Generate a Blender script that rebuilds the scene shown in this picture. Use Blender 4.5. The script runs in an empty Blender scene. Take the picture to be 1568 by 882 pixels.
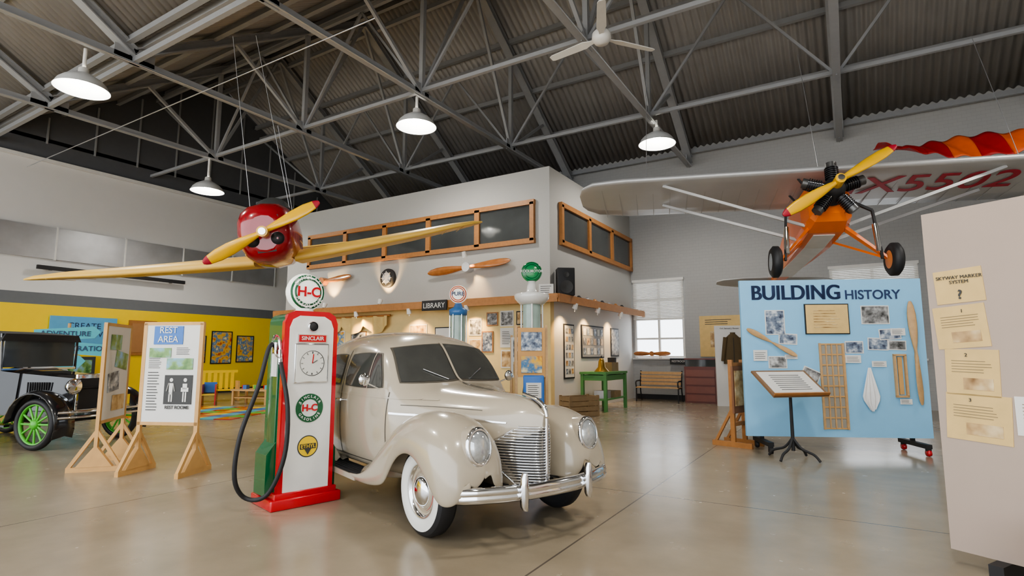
import bpy, math, random
from mathutils import Matrix, Vector
from mathutils.bvhtree import BVHTree
random.seed(7)
R=math.radians
# ------------------------------------------------------------------ materials
_m={}
def MT(name,col,rough=.5,metal=0,nz=.08,scale=6,bump=0,emit=0,coat=0,trans=0):
    if name in _m: return _m[name]
    m=bpy.data.materials.new(name); m.use_nodes=True
    nt=m.node_tree; b=nt.nodes['Principled BSDF']
    b.inputs['Roughness'].default_value=rough; b.inputs['Metallic'].default_value=metal
    b.inputs['Coat Weight'].default_value=coat
    b.inputs['Transmission Weight'].default_value=trans
    tc=nt.nodes.new('ShaderNodeTexCoord'); n=nt.nodes.new('ShaderNodeTexNoise')
    n.inputs['Scale'].default_value=scale; n.inputs['Detail'].default_value=4
    nt.links.new(tc.outputs['Object'],n.inputs['Vector'])
    mx=nt.nodes.new('ShaderNodeMix'); mx.data_type='RGBA'
    mx.inputs[6].default_value=(*[c*(1-nz) for c in col],1)
    mx.inputs[7].default_value=(*[min(1,c*(1+nz)) for c in col],1)
    nt.links.new(n.outputs['Fac'],mx.inputs[0]); nt.links.new(mx.outputs[2],b.inputs['Base Color'])
    if bump:
        bp=nt.nodes.new('ShaderNodeBump'); bp.inputs['Strength'].default_value=bump; bp.inputs['Distance'].default_value=.02
        nt.links.new(n.outputs['Fac'],bp.inputs['Height']); nt.links.new(bp.outputs[0],b.inputs['Normal'])
    if emit:
        nt.links.new(mx.outputs[2],b.inputs['Emission Color']); b.inputs['Emission Strength'].default_value=emit
    _m[name]=m; return m
def MPHOTO(name,cols,scale=8):
    """small printed picture: blotchy procedural tones"""
    if name in _m: return _m[name]
    m=bpy.data.materials.new(name); m.use_nodes=True; nt=m.node_tree; b=nt.nodes['Principled BSDF']
    tc=nt.nodes.new('ShaderNodeTexCoord'); n=nt.nodes.new('ShaderNodeTexNoise'); n.inputs['Scale'].default_value=scale; n.inputs['Detail'].default_value=3
    r=nt.nodes.new('ShaderNodeValToRGB'); e=r.color_ramp.elements
    e[0].position=.3; e[0].color=(*cols[0],1); e[1].position=.7; e[1].color=(*cols[-1],1)
    for i,c in enumerate(cols[1:-1]):
        x=e.new(.3+.4*(i+1)/(len(cols)-1)); x.color=(*c,1)
    nt.links.new(tc.outputs['Object'],n.inputs['Vector']); nt.links.new(n.outputs['Fac'],r.inputs['Fac']); nt.links.new(r.outputs['Color'],b.inputs['Base Color'])
    b.inputs['Roughness'].default_value=.45
    _m[name]=m; return m
def floor_mat():
    m=bpy.data.materials.new('polished_concrete'); m.use_nodes=True; nt=m.node_tree; N=nt.nodes; Lk=nt.links; b=N['Principled BSDF']
    tc=N.new('ShaderNodeTexCoord')
    n1=N.new('ShaderNodeTexNoise'); n1.inputs['Scale'].default_value=.45; n1.inputs['Detail'].default_value=7; n1.inputs['Roughness'].default_value=.6
    n2=N.new('ShaderNodeTexNoise'); n2.inputs['Scale'].default_value=3; n2.inputs['Detail'].default_value=7
    for n in (n1,n2): Lk.new(tc.outputs['Object'],n.inputs['Vector'])
    r=N.new('ShaderNodeValToRGB'); e=r.color_ramp.elements
    e[0].position=.30; e[0].color=(.27,.218,.15,1); e[1].position=.70; e[1].color=(.37,.312,.228,1)
    Lk.new(n1.outputs['Fac'],r.inputs['Fac'])
    mx=N.new('ShaderNodeMix'); mx.data_type='RGBA'; mx.blend_type='MULTIPLY'; mx.inputs[0].default_value=.4
    r2=N.new('ShaderNodeValToRGB'); r2.color_ramp.elements[0].position=.3; r2.color_ramp.elements[0].color=(.82,.82,.82,1); r2.color_ramp.elements[1].position=.65; r2.color_ramp.elements[1].color=(1.03,1.03,1.03,1)
    Lk.new(n2.outputs['Fac'],r2.inputs['Fac']); Lk.new(r.outputs['Color'],mx.inputs[6]); Lk.new(r2.outputs['Color'],mx.inputs[7])
    sp=N.new('ShaderNodeSeparateXYZ'); Lk.new(tc.outputs['Object'],sp.inputs[0])
    def line(out,off,per):
        a=N.new('ShaderNodeMath'); a.operation='ADD'; a.inputs[1].default_value=off+per*20; Lk.new(out,a.inputs[0])
        d=N.new('ShaderNodeMath'); d.operation='MODULO'; d.inputs[1].default_value=per; Lk.new(a.outputs[0],d.inputs[0])
        c=N.new('ShaderNodeMath'); c.operation='LESS_THAN'; c.inputs[1].default_value=.016; Lk.new(d.outputs[0],c.inputs[0]); return c.outputs[0]
    l1=line(sp.outputs[0],1.93,4.35); l2=line(sp.outputs[1],-1.5,4.4)
    ad=N.new('ShaderNodeMath'); ad.operation='MAXIMUM'; Lk.new(l1,ad.inputs[0]); Lk.new(l2,ad.inputs[1])
    m2=N.new('ShaderNodeMix'); m2.data_type='RGBA'; m2.inputs[7].default_value=(.12,.10,.08,1)
    Lk.new(ad.outputs[0],m2.inputs[0]); Lk.new(mx.outputs[2],m2.inputs[6]); Lk.new(m2.outputs[2],b.inputs['Base Color'])
    mr=N.new('ShaderNodeMapRange'); mr.inputs[3].default_value=.22; mr.inputs[4].default_value=.30; Lk.new(n2.outputs['Fac'],mr.inputs[0]); Lk.new(mr.outputs[0],b.inputs['Roughness'])
    b.inputs['Coat Weight'].default_value=.15; b.inputs['Coat Roughness'].default_value=.15
    return m
def block_mat():
    m=bpy.data.materials.new('painted_block'); m.use_nodes=True; nt=m.node_tree; b=nt.nodes['Principled BSDF']
    tc=nt.nodes.new('ShaderNodeTexCoord'); mp=nt.nodes.new('ShaderNodeMapping'); mp.inputs['Rotation'].default_value=(R(90),0,0)
    br=nt.nodes.new('ShaderNodeTexBrick'); br.inputs['Scale'].default_value=2.5; br.inputs['Color1'].default_value=(.38,.38,.375,1); br.inputs['Color2'].default_value=(.37,.37,.365,1); br.inputs['Mortar'].default_value=(.32,.32,.315,1); br.inputs['Mortar Size'].default_value=.008
    nt.links.new(tc.outputs['Object'],mp.inputs[0]); nt.links.new(mp.outputs[0],br.inputs['Vector']); nt.links.new(br.outputs['Color'],b.inputs['Base Color']); b.inputs['Roughness'].default_value=.7
    return m
WHITE=MT('white_paint',(.70,.69,.66),.5); WHITEG=MT('white_enamel',(.74,.73,.70),.2,coat=.5)
GREYP=MT('grey_plaster',(.41,.405,.385),.8,bump=.1,scale=30,nz=.03)
WALLW=MT('wall_white',(.68,.67,.65),.75,scale=3,nz=.03)
STRIPE=MT('wall_grey_stripe',(.15,.16,.17),.7); YEL=MT('wall_yellow',(.92,.64,.015),.6,nz=.03)
DARKW=MT('gable_dark',(.11,.115,.125),.7); DECK=MT('roof_deck_metal',(.33,.32,.31),.5,.15,nz=.2,scale=1.2)
STEEL=MT('truss_paint',(.31,.32,.335),.5,nz=.08); WOOD=MT('oak_trim',(.38,.17,.055),.4,nz=.25,scale=12)
LWOOD=MT('light_wood',(.52,.33,.16),.5,nz=.2,scale=14); PINE=MT('pine',(.58,.34,.13),.5,nz=.15,scale=10)
DGLASS=MT('dark_glass',(.06,.065,.065),.06,nz=.5,scale=1); SILV=MT('galvanised',(.55,.56,.58),.35,.7,nz=.2,scale=2)  # dark glass noise puts grey reflections and interior glimpses into the colour
CHROME=MT('chrome',(.82,.83,.85),.07,1,nz=.02); BLACK=MT('black_paint',(.012,.012,.014),.18,coat=.6)
RUB=MT('rubber',(.018,.018,.02),.55); DMAT=MT('matt_black',(.02,.02,.022),.6)
CREAM=MT('car_cream',(.40,.345,.265),.22,nz=.03,coat=.7); CREAMD=MT('seam_dark',(.08,.07,.055),.5)
WWALL=MT('whitewall',(.72,.71,.67),.45); RED=MT('pump_red',(.52,.006,.015),.25,coat=.6); GREEN=MT('pump_green',(.004,.10,.035),.25,coat=.6)
BLUEB=MT('board_blue',(.25,.53,.78),.6,nz=.03); NAVY=MT('navy_ink',(.02,.04,.11),.5)
TANP=MT('panel_tan',(.42,.335,.28),.7,nz=.04,scale=3); PAPER=MT('paper',(.70,.69,.66),.6,nz=.03); KRAFT=MT('aged_paper',(.66,.47,.20),.65,nz=.15,scale=9)
INK=MT('ink',(.05,.05,.05),.6); ORANGE=MT('aircraft_orange',(.78,.16,.012),.3,coat=.5); SWING=MT('doped_silver',(.46,.46,.46),.4,.35,nz=.1,scale=2)
REDPL=MT('aircraft_red',(.28,.003,.01),.22,coat=.8); YWING=MT('doped_yellow',(.72,.46,.10),.42,nz=.12,scale=3); PROPY=MT('prop_yellow',(.78,.44,.012),.3,coat=.4)
PROPW=MT('prop_wood',(.42,.16,.05),.25,nz=.3,scale=8,coat=.6); SPGREEN=MT('wheel_green',(.10,.45,.05),.4)
LETRED=MT('letter_red',(.36,.012,.03),.5); LGLOW=MT('lamp_inner',(1,.97,.9),.4,emit=3.0); BULB=MT('bulb',(1,.95,.85),.4,emit=40)
GLOBE=MT('globe_glass',(.85,.85,.78),.25,emit=.35); YLW=MT('emblem_yellow',(.8,.55,.03),.4); TEAL=MT('teal_sign',(.08,.42,.5),.5)
DIAL=MT('dial_face',(.70,.69,.64),.3); CBLUE=MT('cabinet_blue',(.03,.15,.48),.35); WBULB=MT('warm_bulb',(1,.62,.25),.4,emit=25)
GTABLE=MT('bench_green',(.09,.26,.08),.5); CRATE=MT('crate_wood',(.25,.17,.09),.7,nz=.3); OLIVE=MT('jacket_cloth',(.10,.07,.035),.9)
CURT=MT('valance_cloth',(.70,.52,.22),.8,nz=.15); CLOTH=MT('white_cloth',(.8,.8,.8),.9)
BW=MPHOTO('bw_print',[(.02,.02,.02),(.22,.22,.22),(.6,.6,.6)],11); LAND=MPHOTO('landscape_print',[(.03,.12,.03),(.2,.35,.12),(.25,.48,.75)],6)
POST=MPHOTO('poster_print',[(.5,.03,.02),(.85,.5,.05),(.05,.2,.4),(.8,.7,.4)],5); SEP=MPHOTO('sepia_print',[(.2,.1,.03),(.5,.33,.15),(.72,.58,.35)],7)
BLN=MPHOTO('blue_print',[(.03,.04,.08),(.2,.25,.33),(.65,.68,.72)],14)
# ------------------------------------------------------------------ mesh builder
def T(x,y,z): return Matrix.Translation((x,y,z))
def RZ(a): return Matrix.Rotation(R(a),4,'Z')
def RX(a): return Matrix.Rotation(R(a),4,'X')
def RY(a): return Matrix.Rotation(R(a),4,'Y')
class MB:
    def __init__(s): s.v=[];s.f=[];s.mi=[];s.sm=[];s.mats=[];s.M=Matrix()
    def add(s,vs,fs,mat,smooth=False,M=None):
        if mat not in s.mats: s.mats.append(mat)
        k=s.mats.index(mat); o=len(s.v); A=s.M@M if M is not None else s.M
        s.v+=[A@Vector(v) for v in vs]; s.f+=[tuple(i+o for i in f) for f in fs]; s.mi+=[k]*len(fs); s.sm+=[smooth]*len(fs)
    def box(s,c,d,mat,M=None,b=0):
        x,y,z=[q/2 for q in d]
        if b<=0:
            vs=[(c[0]+i*x,c[1]+j*y,c[2]+k*z) for i in(-1,1) for j in(-1,1) for k in(-1,1)]
            s.add(vs,[(0,1,3,2),(4,6,7,5),(0,4,5,1),(2,3,7,6),(0,2,6,4),(1,5,7,3)],mat,False,M); return
        import bmesh
        bm=bmesh.new(); bmesh.ops.create_cube(bm,size=1); bmesh.ops.scale(bm,vec=d,verts=bm.verts)
        bmesh.ops.bevel(bm,geom=bm.edges[:],offset=b,segments=3,affect='EDGES',profile=.5); bmesh.ops.translate(bm,vec=c,verts=bm.verts)
        bm.verts.index_update(); s.add([v.co[:] for v in bm.verts],[[v.index for v in f.verts] for f in bm.faces],mat,True,M); bm.free()
    def beam(s,p,q,w,h,mat):
        p=Vector(p);q=Vector(q);d=q-p;L=d.length
        if L<1e-6:return
        z=d.normalized(); up=Vector((0,0,1)) if abs(z.z)<.98 else Vector((0,1,0))
        x=z.cross(up).normalized(); y=x.cross(z)
        A=Matrix((x,y,z)).transposed().to_4x4(); A.translation=(p+q)/2
        s.box((0,0,0),(w,h,L),mat,A)
    def cyl(s,p,q,r,mat,r2=None,n=14,cap=True):
        r2=r if r2 is None else r2; p=Vector(p);q=Vector(q);z=(q-p).normalized(); up=Vector((0,0,1)) if abs(z.z)<.98 else Vector((0,1,0))
        x=z.cross(up).normalized(); y=x.cross(z); vs=[]
        for c,rr in((p,r),(q,r2)):
            for i in range(n):
                a=2*math.pi*i/n; vs.append(c+x*math.cos(a)*rr+y*math.sin(a)*rr)
        s.add(vs,[(i,(i+1)%n,n+(i+1)%n,n+i) for i in range(n)],mat,True)
        if cap: s.add(vs,[tuple(range(n)),tuple(range(2*n-1,n-1,-1))],mat)
    def tube(s,pts,r,mat,n=8,sub=6):
        P=[Vector(p) for p in pts]
        if sub>1 and len(P)>2:
            o=[]
            for i in range(len(P)-1):
                a=P[max(i-1,0)];b=P[i];c=P[i+1];d=P[min(i+2,len(P)-1)]
                for k in range(sub):
                    t=k/sub; o.append(.5*((2*b)+(-a+c)*t+(2*a-5*b+4*c-d)*t*t+(-a+3*b-3*c+d)*t**3))
            o.append(P[-1]); P=o
        rings=[]; up=Vector((0,0,1))
        for i,p in enumerate(P):
            t=(P[min(i+1,len(P)-1)]-P[max(i-1,0)]).normalized()
            u=up-t*up.dot(t)
            if u.length<.05: u=Vector((1,0,0))-t*t.x
            u.normalize(); w=t.cross(u); up=u
            rings.append([p+(u*math.cos(2*math.pi*k/n)+w*math.sin(2*math.pi*k/n))*r for k in range(n)])
        s.loft(rings,mat)
    def loft(s,rings,mat,closed=True,caps=True,smooth=True,M=None):
        n=len(rings[0]); vs=[p for r in rings for p in r]; fs=[]
        for i in range(len(rings)-1):
            for k in range(n if closed else n-1):
                fs.append((i*n+k,i*n+(k+1)%n,(i+1)*n+(k+1)%n,(i+1)*n+k))
        s.add(vs,fs,mat,smooth,M)
        if caps and closed: s.add(list(rings[0])+list(rings[-1]),[tuple(range(n-1,-1,-1)),tuple(range(n,2*n))],mat,False,M)
    def lathe(s,prof,mat,M=None,n=32,sc=(1,1)):
        rings=[[(max(r,1e-4)*math.cos(2*math.pi*i/n)*sc[0],max(r,1e-4)*math.sin(2*math.pi*i/n)*sc[1],z) for i in range(n)] for r,z in prof]
        s.loft(rings,mat,caps=False,M=M)
    def grid(s,fn,nu,nv,mat,smooth=True,M=None):
        vs=[fn(i/nu,j/nv) for i in range(nu+1) for j in range(nv+1)]
        s.add(vs,[(i*(nv+1)+j,(i+1)*(nv+1)+j,(i+1)*(nv+1)+j+1,i*(nv+1)+j+1) for i in range(nu) for j in range(nv)],mat,smooth,M)
    def obj(s,name,M=None,parent=None,subsurf=0,solid=0):
        me=bpy.data.meshes.new(name); me.from_pydata([v[:] for v in s.v],[],s.f)
        for m in s.mats: me.materials.append(m)
        me.polygons.foreach_set('material_index',s.mi); me.polygons.foreach_set('use_smooth',s.sm); me.update()
        o=bpy.data.objects.new(name,me); bpy.context.collection.objects.link(o)
        if parent: o.parent=parent
        if M is not None: o.matrix_local=M
        if solid: md=o.modifiers.new('solid','SOLIDIFY'); md.thickness=solid; md.offset=-1
        if subsurf: md=o.modifiers.new('sub','SUBSURF'); md.levels=subsurf; md.render_levels=subsurf
        return o
def empty(name,M):
    e=bpy.data.objects.new(name,None); bpy.context.collection.objects.link(e); e.matrix_world=M; e.empty_display_size=.2; return e
def text(body,size,mat,parent,M,name='lettering',align='CENTER',ext=.002,bold=0,sx=1):
    c=bpy.data.curves.new(name,'FONT'); c.body=body; c.size=size; c.align_x=align; c.align_y='CENTER'; c.extrude=ext; c.offset=bold; c.materials.append(mat)
    o=bpy.data.objects.new(name,c); bpy.context.collection.objects.link(o); o.parent=parent
    o.matrix_local=M@RX(90)@Matrix.Diagonal((sx,1,1,1)); return o
def arc_text(body,r,size,mat,parent,cx,y,cz,a0,a1,flip=False,bold=.002):
    n=len(body)
    for i,ch in enumerate(body):
        if ch==' ':continue
        a=R(a0+(a1-a0)*i/max(n-1,1)); rot=a-math.pi/2 if not flip else a+math.pi/2
        M=T(cx+r*math.cos(a),y,cz+r*math.sin(a))@Matrix.Rotation(-rot,4,'Y')
        text(ch,size,mat,parent,M,'letter',bold=bold)
# paper / picture helper: local frame x right, -y toward viewer, z up
def pic(mb,x,z,w,h,y=0,mat=None,frame=None,fw=.03,rot=0,t=.01,mt=0):
    M=T(x,y,z)@RY(rot)
    if frame: mb.box((0,-t/2-.006,0),(w+2*fw,t+.012,h+2*fw),frame,M); mb.box((0,-t-.012,0),(w,t,h),mat or BW,M)
    elif mt: mb.box((0,-t/2,0),(w+2*mt,t,h+2*mt),PAPER,M); mb.box((0,-t-.001,0),(w,.004,h),mat or BW,M)
    else: mb.box((0,-t/2,0),(w,t,h),mat or BW,M)
def lines(mb,x,z,w,h,n,y=-.012,mat=None,rot=0,th=.25):
    M=T(x,y,z)@RY(rot)
    for i in range(n):
        ww=w*random.uniform(.75,1); mb.box((-(w-ww)/2,0,h/2-(i+.5)*h/n),(ww,.002,h/n*th),mat or INK,M)
# ------------------------------------------------------------------ room
XL,XR,YF,YS=-21.2,9.0,18.5,-7.5; EZ=8.0; SL=.65; WT=EZ+.5
def slab(name,c,d,mat):
    mb=MB(); mb.box(c,d,mat); return mb.obj(name)
slab('floor',((XL+XR)/2,(YF+YS)/2,-.1),(XR-XL+.4,YF-YS+.4,.2),floor_mat())
slab('ground',((XL+XR)/2,-28,-.16),(90,40.6,.1),MT('pale_concrete',(.50,.49,.47),.9))  # unseen outside ground, added pale to bounce daylight up to the ceiling
mb=MB()  # left wall
Yc=(YS+YF)/2; YL=YF-YS
mb.box((XL-.1,Yc,1.5),(.2,YL,3.0),YEL); mb.box((XL-.1,Yc,3.18),(.2,YL,.36),STRIPE); mb.box((XL-.1,Yc,5.43),(.2,YL,4.14),WALLW); mb.box((XL-.1,Yc,7.86),(.2,YL,.72),DARKW)
mb.obj('wall_left')
mb=MB()
for ya,yb in((5.5,18.5),(-7.5,5.5)):
    ym=(ya+yb)/2; zt=EZ+SL*6.5+.6
    vs=[(XL-.15,ya,EZ+.1),(XL-.15,yb,EZ+.1),(XL-.15,yb,WT+.1),(XL-.15,ym,zt),(XL-.15,ya,WT+.1)]
    vs+=[(XL+.0,y,z) for x,y,z in vs]
    mb.add(vs,[(0,1,2,3,4),(9,8,7,6,5),(0,5,6,1),(1,6,7,2),(2,7,8,3),(3,8,9,4),(4,9,5,0)],DARKW)
    for k in range(1,10):
        yy=ya+k*1.3; mb.box((XL+.03,yy,EZ+.05+SL*(6.5-abs(yy-ym))/2),(.04,.05,SL*(6.5-abs(yy-ym))),STEEL)
mb.obj('wall_left_gable')
mb=MB(); mb.box((XL+.07,Yc,7.50),(.12,YL,.10),WHITE); mb.obj('trim_1')
mb=MB(); mb.box((XL+.04,Yc,.08),(.06,YL,.16),DMAT); mb.obj('baseboard_left')
mb=MB()
for i in range(9):
    y=-1.5+i*1.95; mb.box((XL+.06,y,4.92),(.08,1.9,1.0),SILV); mb.box((XL+.08,y+.975,4.92),(.06,.05,1.05),WHITE)
mb.obj('window_1')
mb=MB(); mb.beam((XL+.25,6.8,4.12),(XL+.25,11.2,4.12),.1,.12,DMAT); mb.box((XL+.14,7.2,4.12),(.2,.08,.1),DMAT); mb.box((XL+.14,10.8,4.12),(.2,.08,.1),DMAT); mb.obj('door_track_rail')
BLK=block_mat(); mb=MB()
def fw(x0,x1,z0,z1): mb.box(((x0+x1)/2,YF+.1,(z0+z1)/2),(x1-x0,.2,z1-z0),BLK)
fw(XL,-6.25,0,WT); fw(-6.25,-4.55,0,1.35); fw(-6.25,-4.55,3.95,WT); fw(-4.55,-.35,0,WT); fw(-.35,1.75,0,1.35); fw(-.35,1.75,3.95,WT); fw(1.75,XR,0,WT)
mb.obj('wall_far')
for n,(x0,x1) in enumerate(((-6.25,-4.55),(-.35,1.75))):
    mb=MB()
    for x in(x0+.04,(x0+x1)/2,x1-.04): mb.box((x,YF+.05,2.65),(.07,.1,2.6),WHITE)
    for z in(1.39,2.0,2.65,3.3,3.91): mb.box(((x0+x1)/2,YF+.05,z),(x1-x0,.08,.06),WHITE)
    for k in range(27): mb.box((0,0,0),(x1-x0,.008,.046),WHITE,T((x0+x1)/2,YF-.05,3.92-k*.048)@RX(28))
    mb.box(((x0+x1)/2,YF-.05,3.97),(x1-x0+.05,.08,.08),WHITE); mb.box(((x0+x1)/2,YF-.05,1.33),(x1-x0+.1,.12,.05),WHITE)
    mb.obj('window_%d'%(n+2))
slab('wall_right',(XR+.1,Yc,WT/2+2.3),(.2,YL,WT+4.6),WALLW)
mb=MB(); mb.box((-4.5,YF-.03,.08),(3.4,.04,.16),DMAT); mb.obj('baseboard_far')
mb=MB(); nx=int((XR-XL)/.2)*6
def deck(y0,y1):
    z0=EZ+.25; rise=SL*6.5; vs=[];fs=[]
    for i in range(nx+1):
        x=XL+(XR-XL)*i/nx; c=.035*math.cos(2*math.pi*(x-XL)/.2)
        vs+=[(x,y0,z0+c),(x,y1,z0+rise+c)]
    for i in range(nx): fs.append((2*i,2*i+2,2*i+3,2*i+1))
    mb.add(vs,fs,DECK,True)
deck(18.7,12); deck(5.5,12); deck(5.5,-1); deck(-7.7,-1)
mb.obj('ceiling',solid=.02)
mb=MB()
for ya,s in((18.5,-1),(5.5,1),(5.5,-1),(-7.5,1)):
    for k in range(0,5):
        d=.15+k*1.5; y=ya+s*d; z=EZ+.1+SL*d
        mb.box(((XL+XR)/2,y,z),(XR-XL,.06,.15),STEEL); mb.box(((XL+XR)/2,y,z-.075),(XR-XL,.12,.02),STEEL)
mb.obj('roof_purlins')
TX=[-17.2,-12.9,-8.55,-4.2,.15,4.5]; CZ=EZ-.2
for x in TX:
    mb=MB()
    for y0 in(5.5,-7.5):
        ym=y0+6.5; zt=lambda y:EZ+SL*(6.5-abs(y-ym))-.05
        for a,b in((y0,ym),(y0+13,ym)):
            mb.beam((x,a,zt(a)),(x,b,zt(b)),.10,.20,STEEL); mb.beam((x,a,zt(a)+.1),(x,b,zt(b)+.1),.24,.03,STEEL); mb.beam((x,a,zt(a)-.1),(x,b,zt(b)-.1),.24,.03,STEEL)
        mb.box((x,ym,CZ),(.03,13,.15),STEEL); mb.box((x,ym,CZ-.07),(.16,13,.025),STEEL)
        P=[y0,y0+2.2,y0+4.4,y0+6.5,y0+8.6,y0+10.8,y0+13]
        for y in(P[2],P[4]): mb.beam((x,y,CZ-.05),(x,y,zt(y)),.11,.11,STEEL)
        for a,b in((P[1],P[2]),(P[5],P[4]),(P[3],P[2]),(P[3],P[4])): mb.beam((x,b,CZ),(x,a,zt(a)),.08,.08,STEEL)
        for y in(P[2],P[4],P[0]+.15,P[6]-.15): mb.box((x,y,CZ+.07),(.03,.5,.34),STEEL)
    mb.obj('roof_truss')
mb=MB()
for y in(9.9,14.1,-3.1,1.1):
    mb.box(((XL+XR)/2,y,CZ+.07),(XR-XL,.09,.09),STEEL)
    zt=EZ+SL*4.4-.2
    for i in range(len(TX)-1):
        a,b=TX[i],TX[i+1]; m=(a+b)/2
        mb.beam((a,y,CZ),(m,y,zt),.06,.06,STEEL); mb.beam((b,y,CZ),(m,y,zt),.06,.06,STEEL)
    mb.box(((XL+XR)/2,y,zt+.05),(XR-XL,.1,.1),STEEL)
    mb.beam((XL+.1,y,zt),(TX[0],y,CZ),.07,.07,STEEL)
mb.box(((XL+XR)/2,5.5,CZ),(XR-XL,.1,.12),STEEL)
mb.obj('roof_bracing')
mb=MB()  # electrical conduit along the bottom chords
for x in(-12.9,-8.55,-4.2): mb.cyl((x+.12,-7,CZ-.12),(x+.12,18.3,CZ-.12),.018,SILV,n=8)
mb.cyl((-20.9,6.3,7.1),(-6.5,6.3,7.1),.012,SILV,n=6)
mb.obj('electrical_conduit')
# ------------------------------------------------------------------ pendant lamps
def lamp(x,y,drop=.5,power=380):
    mb=MB(); ztop=CZ-.05; z=ztop-drop
    mb.cyl((0,0,ztop),(0,0,z),.035,WHITE); mb.lathe([(.07,.0),(.09,-.02),(.1,-.12),(.13,-.14)],WHITE,T(0,0,z))
    mb.lathe([(.10,-.12),(.2,-.17),(.33,-.25),(.42,-.34),(.475,-.45),(.485,-.47)],MT('lamp_shade',(.60,.61,.61),.35),T(0,0,z),40)
    mb.lathe([(.10,-.135),(.2,-.185),(.32,-.265),(.41,-.355),(.465,-.46),(.485,-.47)],LGLOW,T(0,0,z),40)
    mb.lathe([(.0,-.42),(.06,-.41),(.10,-.35),(.10,-.28),(.05,-.2),(.04,-.12)],BULB,T(0,0,z),16)
    o=mb.obj('pendant_lamp',T(x,y,0))
    l=bpy.data.lights.new('bulb_light','SPOT'); l.energy=power; l.spot_size=R(160); l.spot_blend=.6; l.shadow_soft_size=.25; l.color=(1,.95,.87)
    lo=bpy.data.objects.new('bulb_light',l); bpy.context.collection.objects.link(lo); lo.parent=o; lo.location=(0,0,z-.52)
for x,y,dr in((-13.15,4.7,.42),(-8.7,9.9,.3),(-4.07,14.3,.2),(-17.2,9.7,.65),(.15,5.3,.5),(4.5,9.9,.5),(-8.55,1.1,.5),(-4.2,-3.1,.5),(.15,1.1,.5)): lamp(x,y,dr)  # later entries hang out of view, added to light the hall
mb=MB(); mb.cyl((0,0,10.2),(0,0,7.1),.03,WHITE); mb.lathe([(.0,7.18),(.1,7.16),(.16,7.1),(.17,7.0),(.12,6.92),(.0,6.9)],WHITE)
for a in(172,52,-68):
    M=RZ(a)@T(0,0,7.0)@RX(12)
    mb.loft([[(x,-w/2,0),(x,w/2,0),(x,w/2,.015),(x,-w/2,.015)] for x,w in((.12,.07),(.25,.10),(.35,.17),(1.03,.14),(1.08,.10))],WHITE,smooth=False,M=M)
mb.obj('ceiling_fan',T(-3.4,8.7,0))
# ------------------------------------------------------------------ library block
LX=-6.33; LY=12.35; LE=-16.6
mb=MB(); mb.box(((LX+LE)/2,LY+.1,4.6),(LX-LE,.2,3.4),GREYP); mb.box(((LX+LE)/2,LY+.1,1.45),(LX-LE,.2,2.9),MT('library_warm_wall',(.74,.58,.28),.7)); mb.obj('wall_library_front')
mb=MB(); mb.box((LX-.1,(LY+YF)/2+.1,4.6),(.2,YF-LY-.2,3.4),GREYP); mb.box((LX-.1,(LY+YF)/2+.1,1.45),(.2,YF-LY-.2,2.9),WALLW); mb.obj('wall_library_side')
mb=MB(); mb.box((LE+.1,(LY+YF)/2+.1,3.15),(.2,YF-LY-.2,6.3),GREYP); mb.obj('wall_library_end')
mb=MB(); mb.box(((LX+LE)/2,(LY+YF)/2+.1,6.1),(LX-LE-.4,YF-LY-.2,.15),GREYP); mb.obj('ceiling_library')
mb=MB()
mb.box(((LX+LE)/2+.2,LY-.23,2.87),(LX-LE+.5,.46,.1),WOOD); mb.box(((LX+LE)/2+.2,LY-.45,2.83),(LX-LE+.45,.04,.2),WOOD)
mb.box((LX+.23,(LY+YF)/2-.2,2.865),(.46,YF-LY+.4,.1),WOOD); mb.box((LX+.45,(LY+YF)/2-.2,2.83),(.04,YF-LY+.45,.2),WOOD)
mb.obj('trim_2')
def win(name,mb,x0,x1,z0,z1,n,M):
    mb.M=M; w=(x1-x0)/n
    mb.box(((x0+x1)/2,-.03,(z0+z1)/2),(x1-x0,.04,z1-z0),DGLASS)
    for z in(z0,z1): mb.box(((x0+x1)/2,-.06,z),(x1-x0+.14,.1,.13),WOOD)
    for i in range(n+1):
        mb.box((x0+i*w,-.06,(z0+z1)/2),(.16 if 0<i<n else .12,.1,z1-z0),WOOD)
    mb.obj(name)
win('window_4',MB(),-15.4,-6.8,4.38,5.4,5,T(0,LY,0)); win('window_5',MB(),.58,6.0,4.38,5.4,3,T(LX,LY,0)@RZ(90))
WM=T(LX+.004,LY,0)@RZ(90)
mb=MB(); mb.M=WM
pic(mb,1.03,1.55,.55,1.35,mat=PAPER,frame=DMAT,fw=.04)
for i in range(3):
    for j in range(6): pic(mb,.86+i*.17,2.08-j*.21,.12,.13,-.03,[BW,SEP,BLN][(i+j)%3],t=.004)
mb.obj('framed_photo_display')
mb=MB(); mb.M=WM
pic(mb,2.65,1.83,1.55,.85,mat=MT('frame_mat_grey',(.35,.35,.36),.6),frame=DMAT,fw=.04)
for i in range(6):
    for j in range(3): pic(mb,2.02+i*.25,2.1-j*.27,.18,.19,-.03,[PAPER,BW,BLN,SEP][(i*2+j)%4],t=.004)
mb.obj('framed_photo_display')
mb=MB(); mb.M=WM
pic(mb,4.4,1.85,.6,.8,mat=BW,frame=DMAT,fw=.04); mb.obj('framed_photo_display')
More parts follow.
